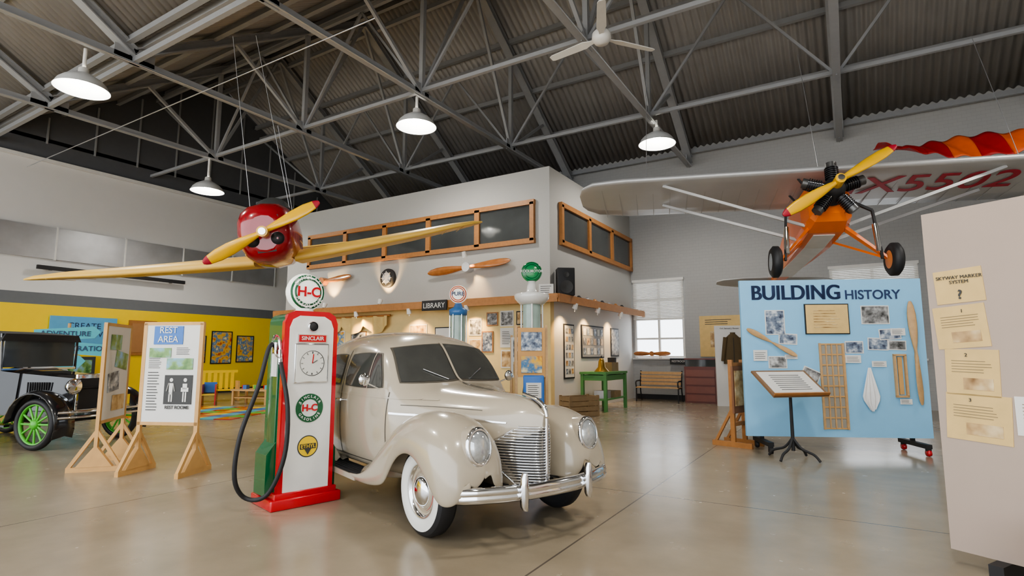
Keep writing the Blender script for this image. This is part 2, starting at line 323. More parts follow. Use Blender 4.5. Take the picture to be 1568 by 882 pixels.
def spot(x,y,z,tx,ty,tz,pw,name='wall_spotlight',size=75):
    d=(Vector((tx,ty,tz))-Vector((x,y,z))).normalized()
    mb=MB(); mb.cyl(-d*.12,d*.03,.05,WHITE,r2=.075,n=16); mb.cyl(d*.0,d*.02,.06,WBULB,n=16); mb.cyl((0,0,-.1),(0,0,0),.015,WHITE)
    o=mb.obj(name,T(x,y,z)); l=bpy.data.lights.new('spot_beam','SPOT'); l.energy=pw; l.color=(1,.64,.28); l.spot_size=R(size); l.spot_blend=.8; l.shadow_soft_size=.04
    lo=bpy.data.objects.new('spot_beam',l); bpy.context.collection.objects.link(lo); lo.parent=o; lo.location=d*.06; lo.rotation_euler=d.to_track_quat('-Z','Y').to_euler()
spot(-14.2,LY-.35,3.05,-14.2,LY,4.0,170); spot(-11.8,LY-.35,3.05,-11.8,LY,4.0,170); spot(-8.7,LY-.4,4.1,-8.7,LY,3.2,160)
for x in(-15.0,-12.7,-10.6,-8.6): spot(x,LY-.42,2.65,x,LY,1.5,140,size=110)
for y in(12.9,14.4,16.2): spot(LX+.42,y,2.65,LX,y,1.6,100,size=100)
def prop(mb,L,ch,mat,tip=None,M=None,th=.035,tw=35):
    st=[-1,-.97,-.9,-.75,-.55,-.35,-.18,-.08,0,.08,.18,.35,.55,.75,.9,.97,1]
    def ring(t):
        a=abs(t); c=ch*(.30+.9*math.sin(min(a/.62,1)*math.pi/2) if a<.62 else 1.2*math.sqrt(max(.012,1-((a-.62)/.39)**2)))
        k=th*(1.6-1.2*a); ang=R(tw*(1-.6*a))*(1 if t>=0 else -1)*min(1,a*8)
        return [(t*L,(math.cos(p)*c/2)*math.sin(ang)+math.sin(p)*k*math.cos(ang),(math.cos(p)*c/2)*math.cos(ang)-math.sin(p)*k*math.sin(ang)) for p in[2*math.pi*i/10 for i in range(10)]]
    mb.loft([ring(t) for t in st],mat,M=M)
    if tip:
        for s in(-1,1):
            rs=[ring(s*t) for t in(.9,.94,.97,1.0)]
            rs=[[ (p[0]*1.002,p[1]*1.06,p[2]*1.03) for p in r] for r in rs]; mb.loft(rs,tip,M=M)
for x,L,ro in((-8.8,1.38,-3),(-14.6,1.3,-4)):
    mb=MB(); prop(mb,L,.20,PROPW,M=RY(ro)); mb.cyl((0,-.08,0),(0,.12,0),.13,CHROME if x>-10 else PROPW,n=20); mb.obj('wooden_propeller',T(x,LY-.14,3.84))
mb=MB(); prop(mb,.62,.14,PROPW); mb.cyl((0,-.05,0),(0,.09,0),.08,PROPW); mb.obj('wooden_propeller',T(-5.6,YF-.22,1.5))
mb=MB(); A=RX(90); mb.lathe([(.0,.06),(.22,.06),(.27,.05),(.29,.02),(.29,-.05)],DMAT,A); mb.lathe([(0,.07),(.17,.068)],SILV,A)
for k in range(8): mb.beam((.09*math.cos(k*.785),-.075,.09*math.sin(k*.785)),(.21*math.cos(k*.785),-.075,.21*math.sin(k*.785)),.03,.01,SILV)
mb.obj('wall_clock',T(-11.8,LY-.06,3.76))
mb=MB(); mb.box((0,0,0),(.86,.05,.28),DMAT,b=.01); e=mb.obj('library_sign',T(-9.62,LY-.51,2.80)); text('LIBRARY',.20,PAPER,e,T(0,-.03,-.01))
mb=MB(); mb.M=T(0,LY,0)
def val(u,v):
    x=-14.6+u*2.9; sw=.25*abs(math.sin(u*math.pi*3)); return (x,-.12-.05*math.sin(u*40),2.62-v*(.28+sw))
mb.grid(val,60,6,CURT); mb.cyl((-14.7,-.12,2.63),(-11.6,-.12,2.63),.03,WOOD); mb.obj('window_valance')
mb=MB(); mb.M=T(0,LY-.004,0)
for k,(x,z,w,h,m) in enumerate(((-14.0,1.9,.7,.55,POST),(-13.0,1.8,.6,.7,BW),(-10.6,1.9,.6,.8,SEP),(-9.6,1.7,.7,1.0,PAPER),(-8.6,2.2,.35,.4,BW),(-8.2,1.8,.3,.5,BLN),(-8.6,1.6,.35,.5,SEP),(-8.05,2.4,.3,.3,BW),(-7.6,2.4,.35,.35,BW),(-7.1,2.4,.35,.3,SEP),(-7.6,1.9,.35,.45,PAPER),(-7.15,1.9,.3,.5,BW),(-7.5,1.35,.5,.4,SEP),(-6.75,2.2,.28,.5,BLN),(-6.75,1.55,.28,.6,BW))): pic(mb,x,z,w,h,mat=m,frame=(WOOD,DMAT)[k%3==0] if k%2 else None,mt=.03)
lines(mb,-9.6,1.7,.55,.8,14,-.012); lines(mb,-7.6,1.9,.28,.35,8,-.022)
mb.obj('wall_posters')
mb=MB(); mb.box((0,0,.36),(.44,.34,.7),DMAT,b=.02); mb.lathe([(0,.0),(.06,.015),(.14,.03),(.165,.035)],MT('speaker_cone',(.05,.05,.05),.7),T(0,-.175,.22)@RX(90),24); mb.lathe([(0,.01),(.07,.03)],MT('speaker_cone2',(.05,.05,.05),.7),T(0,-.175,.53)@RX(90),20)
mb.obj('loudspeaker',T(-6.03,12.6,2.92)@RZ(35))
mb=MB(); mb.box((0,0,.13),(.36,.02,.26),PAPER); lines(mb,0,.13,.28,.2,4); mb.obj('small_sign',T(-6.25,11.98,2.92)@RZ(20))
mb=MB()
for i in range(7):
    y=13.6+i*.55; mb.lathe([(.0,0),(.07,.01),(.09,.05),(.05,.09),(.03,.12),(0,.12)],[DMAT,SILV,WOOD][i%3],T(LX+.22,y,2.915),14)
mb.obj('shelf_trinkets')
# ------------------------------------------------------------------ vintage visible pumps near library
def globe_disc(mb,M,r,ring,inner=GLOBE):
    mb.lathe([(0,.08),(r*.75,.075),(r*.93,.05),(r,0),(r*.93,-.05),(r*.75,-.075),(0,-.08)],inner,M,32)
    mb.lathe([(r*.62,.083),(r*.9,.06)],ring,M,32)
PG=MT('pump_glass',(.35,.45,.4),.05,nz=.2); PB=MT('pump_blue',(.06,.18,.42),.3)
e=empty('visible_gas_pump',T(-5.36,9.65,0)@RZ(30)); mb=MB()
mb.lathe([(0,0),(.30,0),(.30,.06),(.16,.12),(.12,.2),(.12,1.45),(.16,1.6),(.22,1.66),(.22,1.72),(0,1.72)],GREEN)
mb.lathe([(.18,1.72),(.18,2.45)],PG,n=28); mb.lathe([(.185,1.72),(.185,1.95)],GREEN,n=28)
mb.lathe([(0,2.45),(.24,2.45),(.34,2.56),(.35,2.62),(.34,2.66),(.12,2.70),(.09,2.8),(.08,2.92),(0,2.92)],WHITEG)
for a in range(4): mb.cyl((.21*math.cos(a*1.57),.21*math.sin(a*1.57),1.7),(.21*math.cos(a*1.57),.21*math.sin(a*1.57),2.46),.018,WHITEG)
mb.obj('pump_body',parent=e); mb=MB(); globe_disc(mb,T(0,0,3.11)@RX(90),.21,GREEN,MT('globe_green',(.02,.25,.08),.2)); mb.obj('globe',parent=e); text('KOOLMOTOR',.07,PAPER,e,T(0,-.1,3.11),bold=.001)
mb=MB(); mb.tube([(-.18,0,1.6),(-.30,-.05,1.4),(-.32,-.05,.6),(-.22,-.05,.4),(-.13,0,1.0)],.025,RUB); mb.obj('hose',parent=e)
e=empty('visible_gas_pump',T(-7.18,9.65,0)@RZ(30)); mb=MB()
mb.lathe([(0,0),(.3,0),(.3,.06),(.2,.12),(.2,1.1),(.24,1.2),(.14,1.3),(.14,1.5),(.21,1.56),(.21,1.62),(0,1.62)],PB)
mb.lathe([(.16,1.62),(.16,2.3)],PG,n=28); mb.lathe([(0,2.3),(.19,2.3),(.2,2.42),(.1,2.48),(.07,2.56),(0,2.56)],PB)
for a in range(6): mb.cyl((.18*math.cos(a*1.05),.18*math.sin(a*1.05),1.6),(.18*math.cos(a*1.05),.18*math.sin(a*1.05),2.32),.014,CHROME)
mb.obj('pump_body',parent=e); mb=MB(); globe_disc(mb,T(0,0,2.76)@RX(90),.2,MT('globe_ring_red',(.6,.1,.03),.3)); mb.obj('globe',parent=e); text('PURE',.12,NAVY,e,T(0,-.1,2.76),bold=.002)
mb=MB(); mb.box((0,0,.55),(.36,.26,1.1),CBLUE,b=.02); mb.box((0,-.14,.85),(.26,.02,.26),PAPER); lines(mb,0,.85,.2,.2,6,y=-.152); mb.obj('blue_display_cabinet',T(-4.72,8.55,0)@RZ(30))
mb=MB()
for s in(-1,1): mb.beam((s*.28,-.12,0),(s*.28,.0,2.0),.05,.05,LWOOD); mb.beam((s*.28,.16,0),(s*.28,.02,1.8),.05,.05,LWOOD)
mb.box((0,-.07,1.5),(.50,.03,.9),MT('stand_board',(.60,.33,.12),.6)); pic(mb,0,1.7,.38,.34,-.09,BLN,t=.01); pic(mb,0,1.28,.38,.3,-.09,POST,t=.01)
mb.obj('display_stand',T(-5.02,9.0,0)@RZ(35))
mb=MB()
for s in(-1,1): mb.beam((s*.3,-.15,0),(s*.3,.02,1.9),.05,.05,LWOOD); mb.beam((s*.3,.35,0),(s*.3,.02,1.7),.05,.05,LWOOD)
mb.box((0,-.07,1.4),(.60,.03,.9),PAPER); pic(mb,0,1.6,.5,.4,-.09,BW,t=.01); pic(mb,0,1.15,.5,.3,-.09,SEP,t=.01)
mb.obj('display_stand',T(-6.3,11.0,0)@RZ(25))
mb=MB()
for i in range(4):
    for s in(-1,1): mb.box((0,s*.22,.07+i*.12),(.85,.02,.1),CRATE); mb.box((s*.42,0,.07+i*.12),(.02,.44,.1),CRATE)
mb.box((0,0,.02),(.85,.44,.03),CRATE)
for s in(-1,1):
    for t in(-1,1): mb.box((s*.4,t*.2,.25),(.05,.05,.5),CRATE)
mb.obj('wooden_crate',T(-5.6,12.4,0)@RZ(60))
mb=MB()
mb.box((0,0,.98),(.75,1.6,.06),GTABLE); mb.box((0,0,.3),(.65,1.5,.04),GTABLE); mb.box((0,0,.86),(.68,1.5,.14),GTABLE)
for s in(-1,1):
    for t in(-1,1): mb.box((s*.32,t*.73,.49),(.08,.08,.98),GTABLE)
mb.box((.1,.2,.4),(.4,.5,.18),CRATE); mb.box((.1,-.4,.42),(.35,.3,.2),SILV)
mb.obj('green_workbench',T(-5.75,14.4,0))
mb=MB(); mb.lathe([(0,.36),(.05,.35),(.08,.28),(.1,.12),(.19,.02),(.2,0),(.17,0)],MT('brass_bell',(.45,.3,.08),.3,.9),n=24); mb.cyl((0,0,.3),(0,0,.42),.015,DMAT); mb.obj('brass_bell',T(-5.7,14.1,1.01))
mb=MB(); mb.box((0,0,.12),(.3,.5,.24),CRATE); mb.box((0,.15,.3),(.2,.15,.14),DMAT); mb.obj('tool_box',T(-5.75,14.85,1.01))
mb=MB()
for i in range(4): mb.box((0,-.3+i*.11,.44),(1.35,.09,.035),LWOOD)
for i in range(4): mb.box((0,.1+i*.02,.55+i*.11),(1.35,.03,.085),LWOOD)
for s in(-1,1):
    mb.tube([(s*.66,-.34,0),(s*.66,-.32,.4),(s*.66,-.34,.62),(s*.66,.1,.64)],.022,DMAT); mb.tube([(s*.66,.2,0),(s*.66,.08,.42),(s*.66,.18,.95)],.022,DMAT); mb.beam((s*.66,-.32,.42),(s*.66,.1,.42),.03,.03,DMAT)
mb.obj('park_bench',T(-5.2,17.7,0))
CM=MT('case_mahogany',(.16,.05,.04),.4)
mb=MB(); mb.box((0,0,.55),(.95,.6,1.1),CM); mb.box((0,0,1.2),(.9,.55,.22),DGLASS); mb.box((0,0,1.33),(.95,.6,.04),CM)
for i in range(4): mb.box((0,-.31,.15+i*.25),(.85,.02,.2),MT('case_panel',(.22,.08,.06),.4))
mb.obj('display_case',T(-3.92,17.9,0))
mb=MB(); pic(mb,0,0,1.25,1.3,mat=KRAFT,t=.03); lines(mb,0,.45,.9,.2,3,-.035); pic(mb,.1,-.1,.8,.5,-.03,SEP,t=.004); mb.obj('wall_map',T(-3.45,YF-.004,2.05))
cp=empty('costume_display',T(-2.95,17.1,0)@RZ(20)); mb=MB(); mb.box((0,0,1.15),(.80,.12,2.3),WALLW); mb.obj('panel',parent=cp); text('Col. Samuel J. Person',.06,INK,cp,T(0,-.065,2.22))
mb=MB()
def jk(u,v):
    a=math.pi*u; w=(.22+.05*(1-v) if v<.85 else .22*(1-(v-.85)/.15*.6)); return (.08-w*math.cos(a),-.1*math.sin(a)-.08,1.2+v*.85)
mb.grid(jk,16,14,OLIVE)
for s in(-1,1): mb.cyl((.08+s*.2,-.12,1.96),(.08+s*.30,-.12,1.28),.065,OLIVE,r2=.05)
mb.box((.08,-.185,1.6),(.015,.01,.7),DMAT); mb.cyl((.08,-.1,2.02),(.08,-.1,2.1),.07,OLIVE)
mb.obj('uniform_jacket',parent=cp)
mb=MB(); mb.box((0,0,0),(.62,.03,.2),DMAT); e=mb.obj('restrooms_sign',T(-4.72,YF-.14,1.25)); text('RESTROOMS',.09,PAPER,e,T(0,-.018,0))
# left wall signs/posters
mb=MB(); mb.M=T(XL+.004,0,0)@RZ(90)
for y0,y1,z0,z1 in((11.77,12.3,1.2,2.15),(12.5,13.35,1.15,2.35),(13.55,14.3,1.2,2.2)): pic(mb,(y0+y1)/2,(z0+z1)/2,y1-y0-.08,z1-z0,mat=POST,frame=DMAT,fw=.04)
mb.obj('framed_posters')
mb=MB(); mb.box((0,-.03,0),(1.85,.05,1.05),MT('sign_blue',(.12,.38,.62),.5)); e=mb.obj('create_sign',T(XL+.004,8.25,2.15)@RZ(90)); text('CREATE\nYOUR OWN',.26,NAVY,e,T(0,-.06,.1))
mb=MB()
for i,(x,z,w,ro) in enumerate(((0,0,1.5,-5),(.35,-.42,1.6,5),(-.2,-.8,1.3,-3))):
    mb.loft([[(-w/2,-.02,-.17),(w/2-.15,-.02,-.17),(w/2,-.02,0),(w/2-.15,-.02,.17),(-w/2,-.02,.17)],[(-w/2,.02,-.17),(w/2-.15,.02,-.17),(w/2,.02,0),(w/2-.15,.02,.17),(-w/2,.02,.17)]],TEAL,smooth=False,M=T(x,0,z)@RY(ro))
mb.cyl((0,.05,-2.05),(0,.05,.3),.04,LWOOD)
e=mb.obj('arrow_signpost',T(-18.9,7.0,2.05)@RZ(60))
for i,(x,z,s) in enumerate(((0,0,'ADVENTURE'),(.35,-.42,'EXPLORATION'),(-.2,-.8,'FUTURE'))): text(s,.2,NAVY,e,T(x-.05,-.04,z),bold=.002)
mb=MB(); mb.box((0,-.03,0),(.9,.06,1.2),WOOD); mb.box((0,-.06,0),(.7,.02,1.0),MT('cork',(.4,.2,.08),.8)); mb.obj('cork_board',T(XL+.004,10.0,2.05)@RZ(90))
mb=MB(); mb.box((0,0,.7),(.5,1.6,1.4),MT('shelf_dark',(.05,.06,.07),.6)); mb.box((.26,0,1.1),(.02,1.4,.4),LAND); mb.obj('low_bookcase',T(XL+.4,7.6,0))
mb=MB()
for s in(-1,1): mb.box((s*.62,0,.32),(.05,.42,.62),PINE)
mb.box((0,0,.35),(1.25,.42,.04),YLW)
for i in range(7): mb.box((-.5+i*.166,.2,.65),(.1,.03,.55),YLW)
mb.box((0,.2,.93),(1.3,.04,.08),YLW); mb.obj('childrens_bench',T(-17.2,10.4,0)@RZ(70))
mb=MB(); mb.box((0,0,.42),(1.2,.7,.05),PINE)
for s in(-1,1):
    for t in(-1,1): mb.box((s*.54,t*.3,.2),(.06,.06,.4),PINE)
mb.box((0,0,.2),(1.1,.6,.03),PINE)
for i,c in enumerate([RED,CBLUE,YLW,SPGREEN,RED,TEAL]): mb.box((-.45+i*.18,.1*(-1)**i,.5),(.12,.14,.12),c)
mb.obj('play_table',T(-15.3,10.5,0)@RZ(20))
mb=MB()
for s in(-1,1): mb.box((s*.18,0,.3),(.03,.34,.6),RED)
mb.box((0,0,.3),(.34,.34,.03),YLW); mb.box((0,.16,.5),(.34,.03,.3),CBLUE); mb.obj('toy_chair',T(-16.2,9.6,0)@RZ(50))
mb=MB(); cs=[RED,CBLUE,YLW,SPGREEN,TEAL,ORANGE]
for i in range(7):
    for j in range(7): mb.box((i*.42,j*.42,.008),(.41,.41,.014),cs[(i*2+j*3)%6])
mb.obj('foam_play_mat',T(-14.6,6.7,0)@RZ(25))
mb=MB(); mb.lathe([(0,0),(.2,0),(.26,.3),(.24,.3),(.18,.04),(0,.04)],RED); mb.box((0,0,.25),(.2,.12,.3),CBLUE); mb.box((.05,.05,.35),(.12,.1,.15),YLW); mb.obj('toy_basket',T(-12.6,10.4,0))
# ------------------------------------------------------------------ easel sign boards
def easel_board(a,x,y,w,front):
    e=empty('display_board',T(x,y,0)@RZ(a)); mb=MB()
    for s in(-1,1):
        X=s*(w/2-.02); mb.box((X,0,.98),(.05,.04,1.75),PINE); mb.beam((X,-.3,.03),(X,.3,.03),.05,.06,PINE)
        mb.beam((X,-.28,.05),(X,0,.5),.04,.04,PINE); mb.beam((X,.28,.05),(X,0,.5),.04,.04,PINE)
        mb.loft([[(X-.03,-.2,.06),(X-.03,.2,.06),(X-.03,.02,.3),(X-.03,-.02,.3)],[(X+.03,-.2,.06),(X+.03,.2,.06),(X+.03,.02,.3),(X+.03,-.02,.3)]],PINE,smooth=False)
    mb.box((0,0,1.85),(w,.04,.04),PINE); mb.box((0,0,.6),(w,.04,.04),PINE); mb.box((0,0,1.22),(w-.08,.03,1.22),PAPER)
    front(mb,e); mb.obj('board',parent=e); return e
def rest(mb,e):
    y=-.02; mb.box((-.06,y,1.70),(.40,.008,.23),CBLUE); text('REST\nAREA',.115,PAPER,e,T(-.06,y-.008,1.705),bold=.001)
    pic(mb,-.16,1.48,.3,.12,y,LAND,t=.004); pic(mb,.12,1.34,.36,.14,y,LAND,t=.004); lines(mb,.16,1.5,.2,.1,5,y); lines(mb,-.22,1.35,.18,.14,6,y)
    mb.box((.12,y,1.02),(.38,.008,.36),INK)
    for s in(-1,1):
        X=.12+s*.095; mb.lathe([(0,0),(.024,0)],PAPER,T(X,y-.006,1.14)@RX(90),16)
        if s<0: mb.box((X,y-.006,1.03),(.05,.004,.14),PAPER); mb.beam((X-.03,y-.006,1.1),(X-.055,y-.006,1.0),.018,.004,PAPER); mb.beam((X+.03,y-.006,1.1),(X+.055,y-.006,1.0),.018,.004,PAPER)
        else: mb.box((X,y-.006,1.06),(.06,.004,.07),PAPER); mb.box((X,y-.006,1.02),(.1,.004,.05),PAPER)
        mb.box((X-.016,y-.006,.93),(.018,.004,.12),PAPER); mb.box((X+.016,y-.006,.93),(.018,.004,.12),PAPER)
    text('REST ROOMS',.055,INK,e,T(.12,y-.008,.80),bold=.001); lines(mb,-.23,1.0,.16,.5,14,y)
def side(mb,e):
    y=-.02; pic(mb,-.1,1.62,.35,.2,y,LAND,t=.004); pic(mb,.12,1.38,.4,.22,y,LAND,t=.004,rot=8); pic(mb,-.1,1.1,.35,.25,y,BLN,t=.004,rot=-6); pic(mb,.1,.82,.4,.2,y,SEP,t=.004)
easel_board(24,-7.35,3.85,.82,rest); easel_board(137,-8.5,3.72,.85,side)
# ------------------------------------------------------------------ gas pump (foreground)
E=empty('gas_pump',T(-4.83,3.82,0)@RZ(75)); mb=MB()
mb.box((0,0,.05),(.70,.52,.10),RED,b=.015); mb.box((0,0,.12),(.62,.46,.06),RED,b=.01)
def gring(y):
    w=.27; pts=[(-w,y,.12),(w,y,.12),(w,y,1.74)]
    for k in range(1,8): a=R(90*k/8); pts.append((w-.10+.10*math.cos(a),y,1.77+.10*math.sin(a)))
    for k in range(1,8): a=R(90+90*k/8); pts.append((-w+.10+.10*math.cos(a),y,1.77+.10*math.sin(a)))
    pts.append((-w,y,1.74)); return pts
mb.loft([gring(-.16),gring(.2)],GREEN,smooth=False)
def fr(y,g=.0):
    w=.275-g; zt=1.89-g; return [(-w,y,.10+g),(w,y,.10+g),(w,y,zt-.12),(w-.03,y,zt-.04),(w-.10,y,zt),(-w+.10,y,zt),(-w+.03,y,zt-.04),(-w,y,zt-.12)]
mb.loft([fr(-.14),fr(-.205)],RED,smooth=False); mb.loft([fr(-.19,.045),fr(-.215,.05)],WHITEG,smooth=False)
mb.loft([[(-.27,-.12,.12),(-.36,-.12,.12),(-.36,-.12,.5),(-.27,-.12,.62)],[(-.27,.16,.12),(-.36,.16,.12),(-.36,.16,.5),(-.27,.16,.62)]],GREEN,smooth=False)
mb.loft([[(.27,-.12,.12),(.34,-.12,.12),(.34,-.12,.5),(.27,-.12,.62)],[(.27,.16,.12),(.34,.16,.12),(.34,.16,.5),(.27,.16,.62)]],GREEN,smooth=False)
mb.box((-.275,0,1.0),(.02,.2,1.2),GREEN,b=.008); mb.box((-.285,-.02,1.35),(.012,.14,.22),PAPER)
A=RX(90)
mb.lathe([(0,.03),(.035,.028),(.05,.015),(.055,0)],DMAT,T(.0,-.215,1.735)@A); mb.lathe([(.055,0),(.055,.02),(.045,.03)],CHROME,T(.0,-.215,1.735)@A)
mb.box((0,-.22,1.615),(.30,.014,.085),CHROME); mb.box((0,-.226,1.615),(.28,.014,.068),RED)
mb.box((0,-.222,1.37),(.35,.02,.39),CHROME,b=.008); mb.box((0,-.23,1.37),(.32,.02,.36),DIAL)
mb.lathe([(.120,0),(.125,.004)],DMAT,T(0,-.24,1.37)@A,40)
for k in range(12): a=k*math.pi/6; mb.beam((.095*math.sin(a),-.243,1.37+.095*math.cos(a)),(.115*math.sin(a),-.243,1.37+.115*math.cos(a)),.009,.003,INK)
mb.beam((0,-.245,1.37),(.01,-.245,1.46),.009,.003,RED); mb.beam((0,-.245,1.37),(.05,-.245,1.40),.011,.003,INK)
def disc(r0,r1,z,y,m): mb.lathe([(r0,0),(r1,0)],m,T(0,y,z)@A,40)
disc(0,.145,.93,-.218,PAPER); disc(.085,.14,.93,-.221,GREEN); disc(0,.105,.56,-.218,INK); disc(0,.095,.56,-.220,YLW); mb.box((0,-.222,.56),(.16,.004,.05),INK)
mb.loft([[(-.04,-.223,.545),(.04,-.223,.545),(0,-.223,.48)],[(-.04,-.225,.545),(.04,-.225,.545),(0,-.225,.48)]],INK,smooth=False)
mb.lathe([(.14,1.86),(.13,1.89),(.09,1.905),(.085,1.93)],WHITEG,None,28)
globe_disc(mb,T(0,0,2.10)@A,.20,GREEN)
mb.obj('pump_body',parent=E)
arc_text('SINCLAIR',.150,.055,PAPER,E,0,-.09,2.10,150,30,bold=.001); arc_text('GASOLINE',.150,.055,PAPER,E,0,-.09,2.10,212,328,True,bold=.001)
text('H-C',.14,RED,E,T(0,-.095,2.095),bold=.004); text('H-C',.09,RED,E,T(0,-.225,.93),bold=.003); text('SINCLAIR',.055,PAPER,E,T(0,-.235,1.615),bold=.0005); text('ETHYL',.05,YLW,E,T(0,-.227,.56),bold=.0005)
arc_text('SINCLAIR',.112,.036,PAPER,E,0,-.225,.93,150,30,bold=.0005); arc_text('GASOLINE',.112,.036,PAPER,E,0,-.225,.93,212,328,True,bold=.0005)
mb=MB()
mb.tube([(-.28,-.02,1.55),(-.36,-.05,1.52),(-.46,-.10,1.15),(-.60,-.1,.7),(-.62,-.08,.32),(-.50,-.05,.12),(-.36,-.2,.16),(-.26,-.3,.5),(-.25,-.30,.95),(-.30,-.2,1.38)],.021,RUB,10)
mb.cyl((-.30,-.2,1.36),(-.29,-.16,1.5),.022,CHROME); mb.tube([(-.29,-.16,1.5),(-.30,-.14,1.6),(-.34,-.16,1.64),(-.38,-.2,1.6)],.014,CHROME); mb.tube([(-.30,-.2,1.42),(-.36,-.24,1.45),(-.36,-.22,1.54)],.008,CHROME)
mb.box((-.30,-.06,1.52),(.05,.09,.12),CHROME,b=.01); mb.obj('hose',parent=E)
# ------------------------------------------------------------------ sedan
C=empty('vintage_sedan_car',T(-2.77,4.33,0)@RZ(-20.5))
def sx(x): return x if x>-.5 else x+.15*min(1,(-.5-x)/.15)*min(1,max(0,(x+3.6)/1.4))
ST=[(.65,[(.015,.36),(.025,.42),(.03,.55),(.03,.66),(.03,.78),(.028,.87),(.02,.93),(.01,.96),(0,.97)]),
(.55,[(.07,.34),(.11,.42),(.13,.55),(.14,.68),(.14,.82),(.125,.94),(.095,1.02),(.05,1.06),(0,1.07)]),
(.28,[(.22,.34),(.28,.42),(.30,.55),(.30,.69),(.285,.85),(.245,.98),(.18,1.06),(.09,1.10),(0,1.11)]),
(-.08,[(.3,.34),(.36,.42),(.39,.56),(.395,.72),(.375,.89),(.33,1.01),(.24,1.085),(.12,1.12),(0,1.13)]),
(-.40,[(.4,.32),(.47,.42),(.51,.58),(.51,.76),(.485,.93),(.425,1.04),(.305,1.105),(.15,1.14),(0,1.15)]),
(-.74,[(.52,.3),(.60,.40),(.64,.58),(.645,.78),(.62,.96),(.56,1.06),(.42,1.13),(.2,1.165),(0,1.175)]),
(-.84,[(.56,.3),(.64,.40),(.68,.58),(.69,.8),(.665,.99),(.62,1.10),(.50,1.17),(.25,1.21),(0,1.22)]),
(-1.02,[(.60,.3),(.68,.4),(.715,.6),(.725,.85),(.705,1.05),(.665,1.24),(.59,1.37),(.31,1.43),(0,1.44)]),
(-1.2,[(.62,.3),(.70,.4),(.735,.6),(.745,.87),(.73,1.08),(.67,1.37),(.58,1.53),(.33,1.60),(0,1.62)]),
(-1.5,[(.63,.3),(.71,.4),(.75,.6),(.76,.88),(.745,1.09),(.675,1.42),(.58,1.60),(.33,1.685),(0,1.705)]),
(-2.1,[(.64,.3),(.72,.4),(.76,.6),(.775,.89),(.76,1.1),(.685,1.43),(.59,1.62),(.34,1.715),(0,1.735)]),
(-2.6,[(.64,.3),(.72,.4),(.76,.6),(.77,.89),(.75,1.1),(.67,1.40),(.57,1.58),(.33,1.68),(0,1.70)]),
(-3.0,[(.62,.3),(.7,.4),(.73,.6),(.735,.88),(.70,1.08),(.61,1.33),(.50,1.48),(.28,1.56),(0,1.58)]),
(-3.4,[(.56,.32),(.63,.42),(.65,.6),(.64,.83),(.59,1.02),(.49,1.19),(.38,1.31),(.21,1.38),(0,1.40)]),
(-3.7,[(.40,.34),(.47,.42),(.49,.6),(.46,.78),(.40,.92),(.31,1.01),(.22,1.07),(.11,1.10),(0,1.11)]),
(-3.85,[(.2,.38),(.24,.45),(.25,.58),(.23,.7),(.18,.78),(.14,.82),(.1,.85),(.05,.865),(0,.87)])]
mb=MB(); rings=[]
for x,p in ST: rings.append([(sx(x),-y,z) for y,z in p]+[(sx(x),y,z) for y,z in reversed(p[:-1])])
mb.loft(rings,CREAM); body=mb.obj('body',parent=C,subsurf=2)
def fender(x0,data,name,sgn):
    mb=MB(); rings=[]
    for x,yi,yo,zt,zl,zb in data:
        ym=(yi+yo)/2+.03
        P=[(yi,zb),(yi+.01,(zb+zt)/2+.05),(yi+.08,zt-.06),(ym-.06,zt),(yo-.14,zt-.03),(yo-.04,zt-.13),(yo,max(zl+.06,(zt-.12)*.55+zl*.45)),(yo,zl+.035),(yo-.02,zl)]
        rings.append([(x0+x,sgn*y,z) for y,z in P])
    mb.loft(rings,CREAM,closed=False)
    return mb.obj(name,parent=C,subsurf=2,solid=.018)
FF=[(.60,.50,.70,.56,.48,.48),(.59,.44,.76,.64,.42,.42),(.56,.38,.82,.74,.36,.38),(.50,.33,.86,.83,.34,.36),(.42,.31,.88,.90,.36,.36),(.30,.30,.89,.955,.50,.36),(.12,.30,.895,.99,.64,.36),(-.05,.30,.895,.985,.675,.36),(-.22,.32,.895,.95,.62,.36),(-.36,.36,.89,.90,.48,.36),(-.46,.40,.885,.85,.34,.34),(-.65,.48,.875,.71,.30,.30),(-.85,.56,.87,.55,.275,.28),(-1.05,.60,.865,.42,.27,.26),(-1.25,.62,.86,.35,.265,.25)]
RF=[(.95,.60,.86,.35,.27,.26),(.8,.60,.87,.50,.29,.28),(.6,.60,.885,.68,.33,.3),(.42,.60,.895,.80,.38,.3),(.28,.60,.90,.86,.50,.3),(.1,.60,.905,.895,.56,.3),(-.1,.58,.905,.89,.56,.3),(-.28,.56,.90,.85,.48,.3),(-.42,.52,.89,.79,.34,.3),(-.6,.48,.86,.68,.32,.3),(-.78,.42,.80,.55,.33,.32),(-.86,.40,.70,.46,.38,.36)]
fnd=[]
for s in(-1,1): fnd.append(fender(0,FF,'front_fender',s)); fender(-2.84,RF,'rear_fender',s)
bpy.context.view_layer.update(); dg=bpy.context.evaluated_depsgraph_get()
def bvh(o):
    ev=o.evaluated_get(dg); me=ev.to_mesh(); t=BVHTree.FromPolygons([v.co.copy() for v in me.vertices],[p.vertices[:] for p in me.polygons]); ev.to_mesh_clear(); return t
BT=bvh(body); FT=[bvh(f) for f in fnd]
def hit(o,d,off,tree=None):
    l,n,i,_=(tree or BT).ray_cast(Vector(o),Vector(d))
    if l is None: return None
    n=n if n.dot(Vector(d))<0 else -n
    return l+n*off
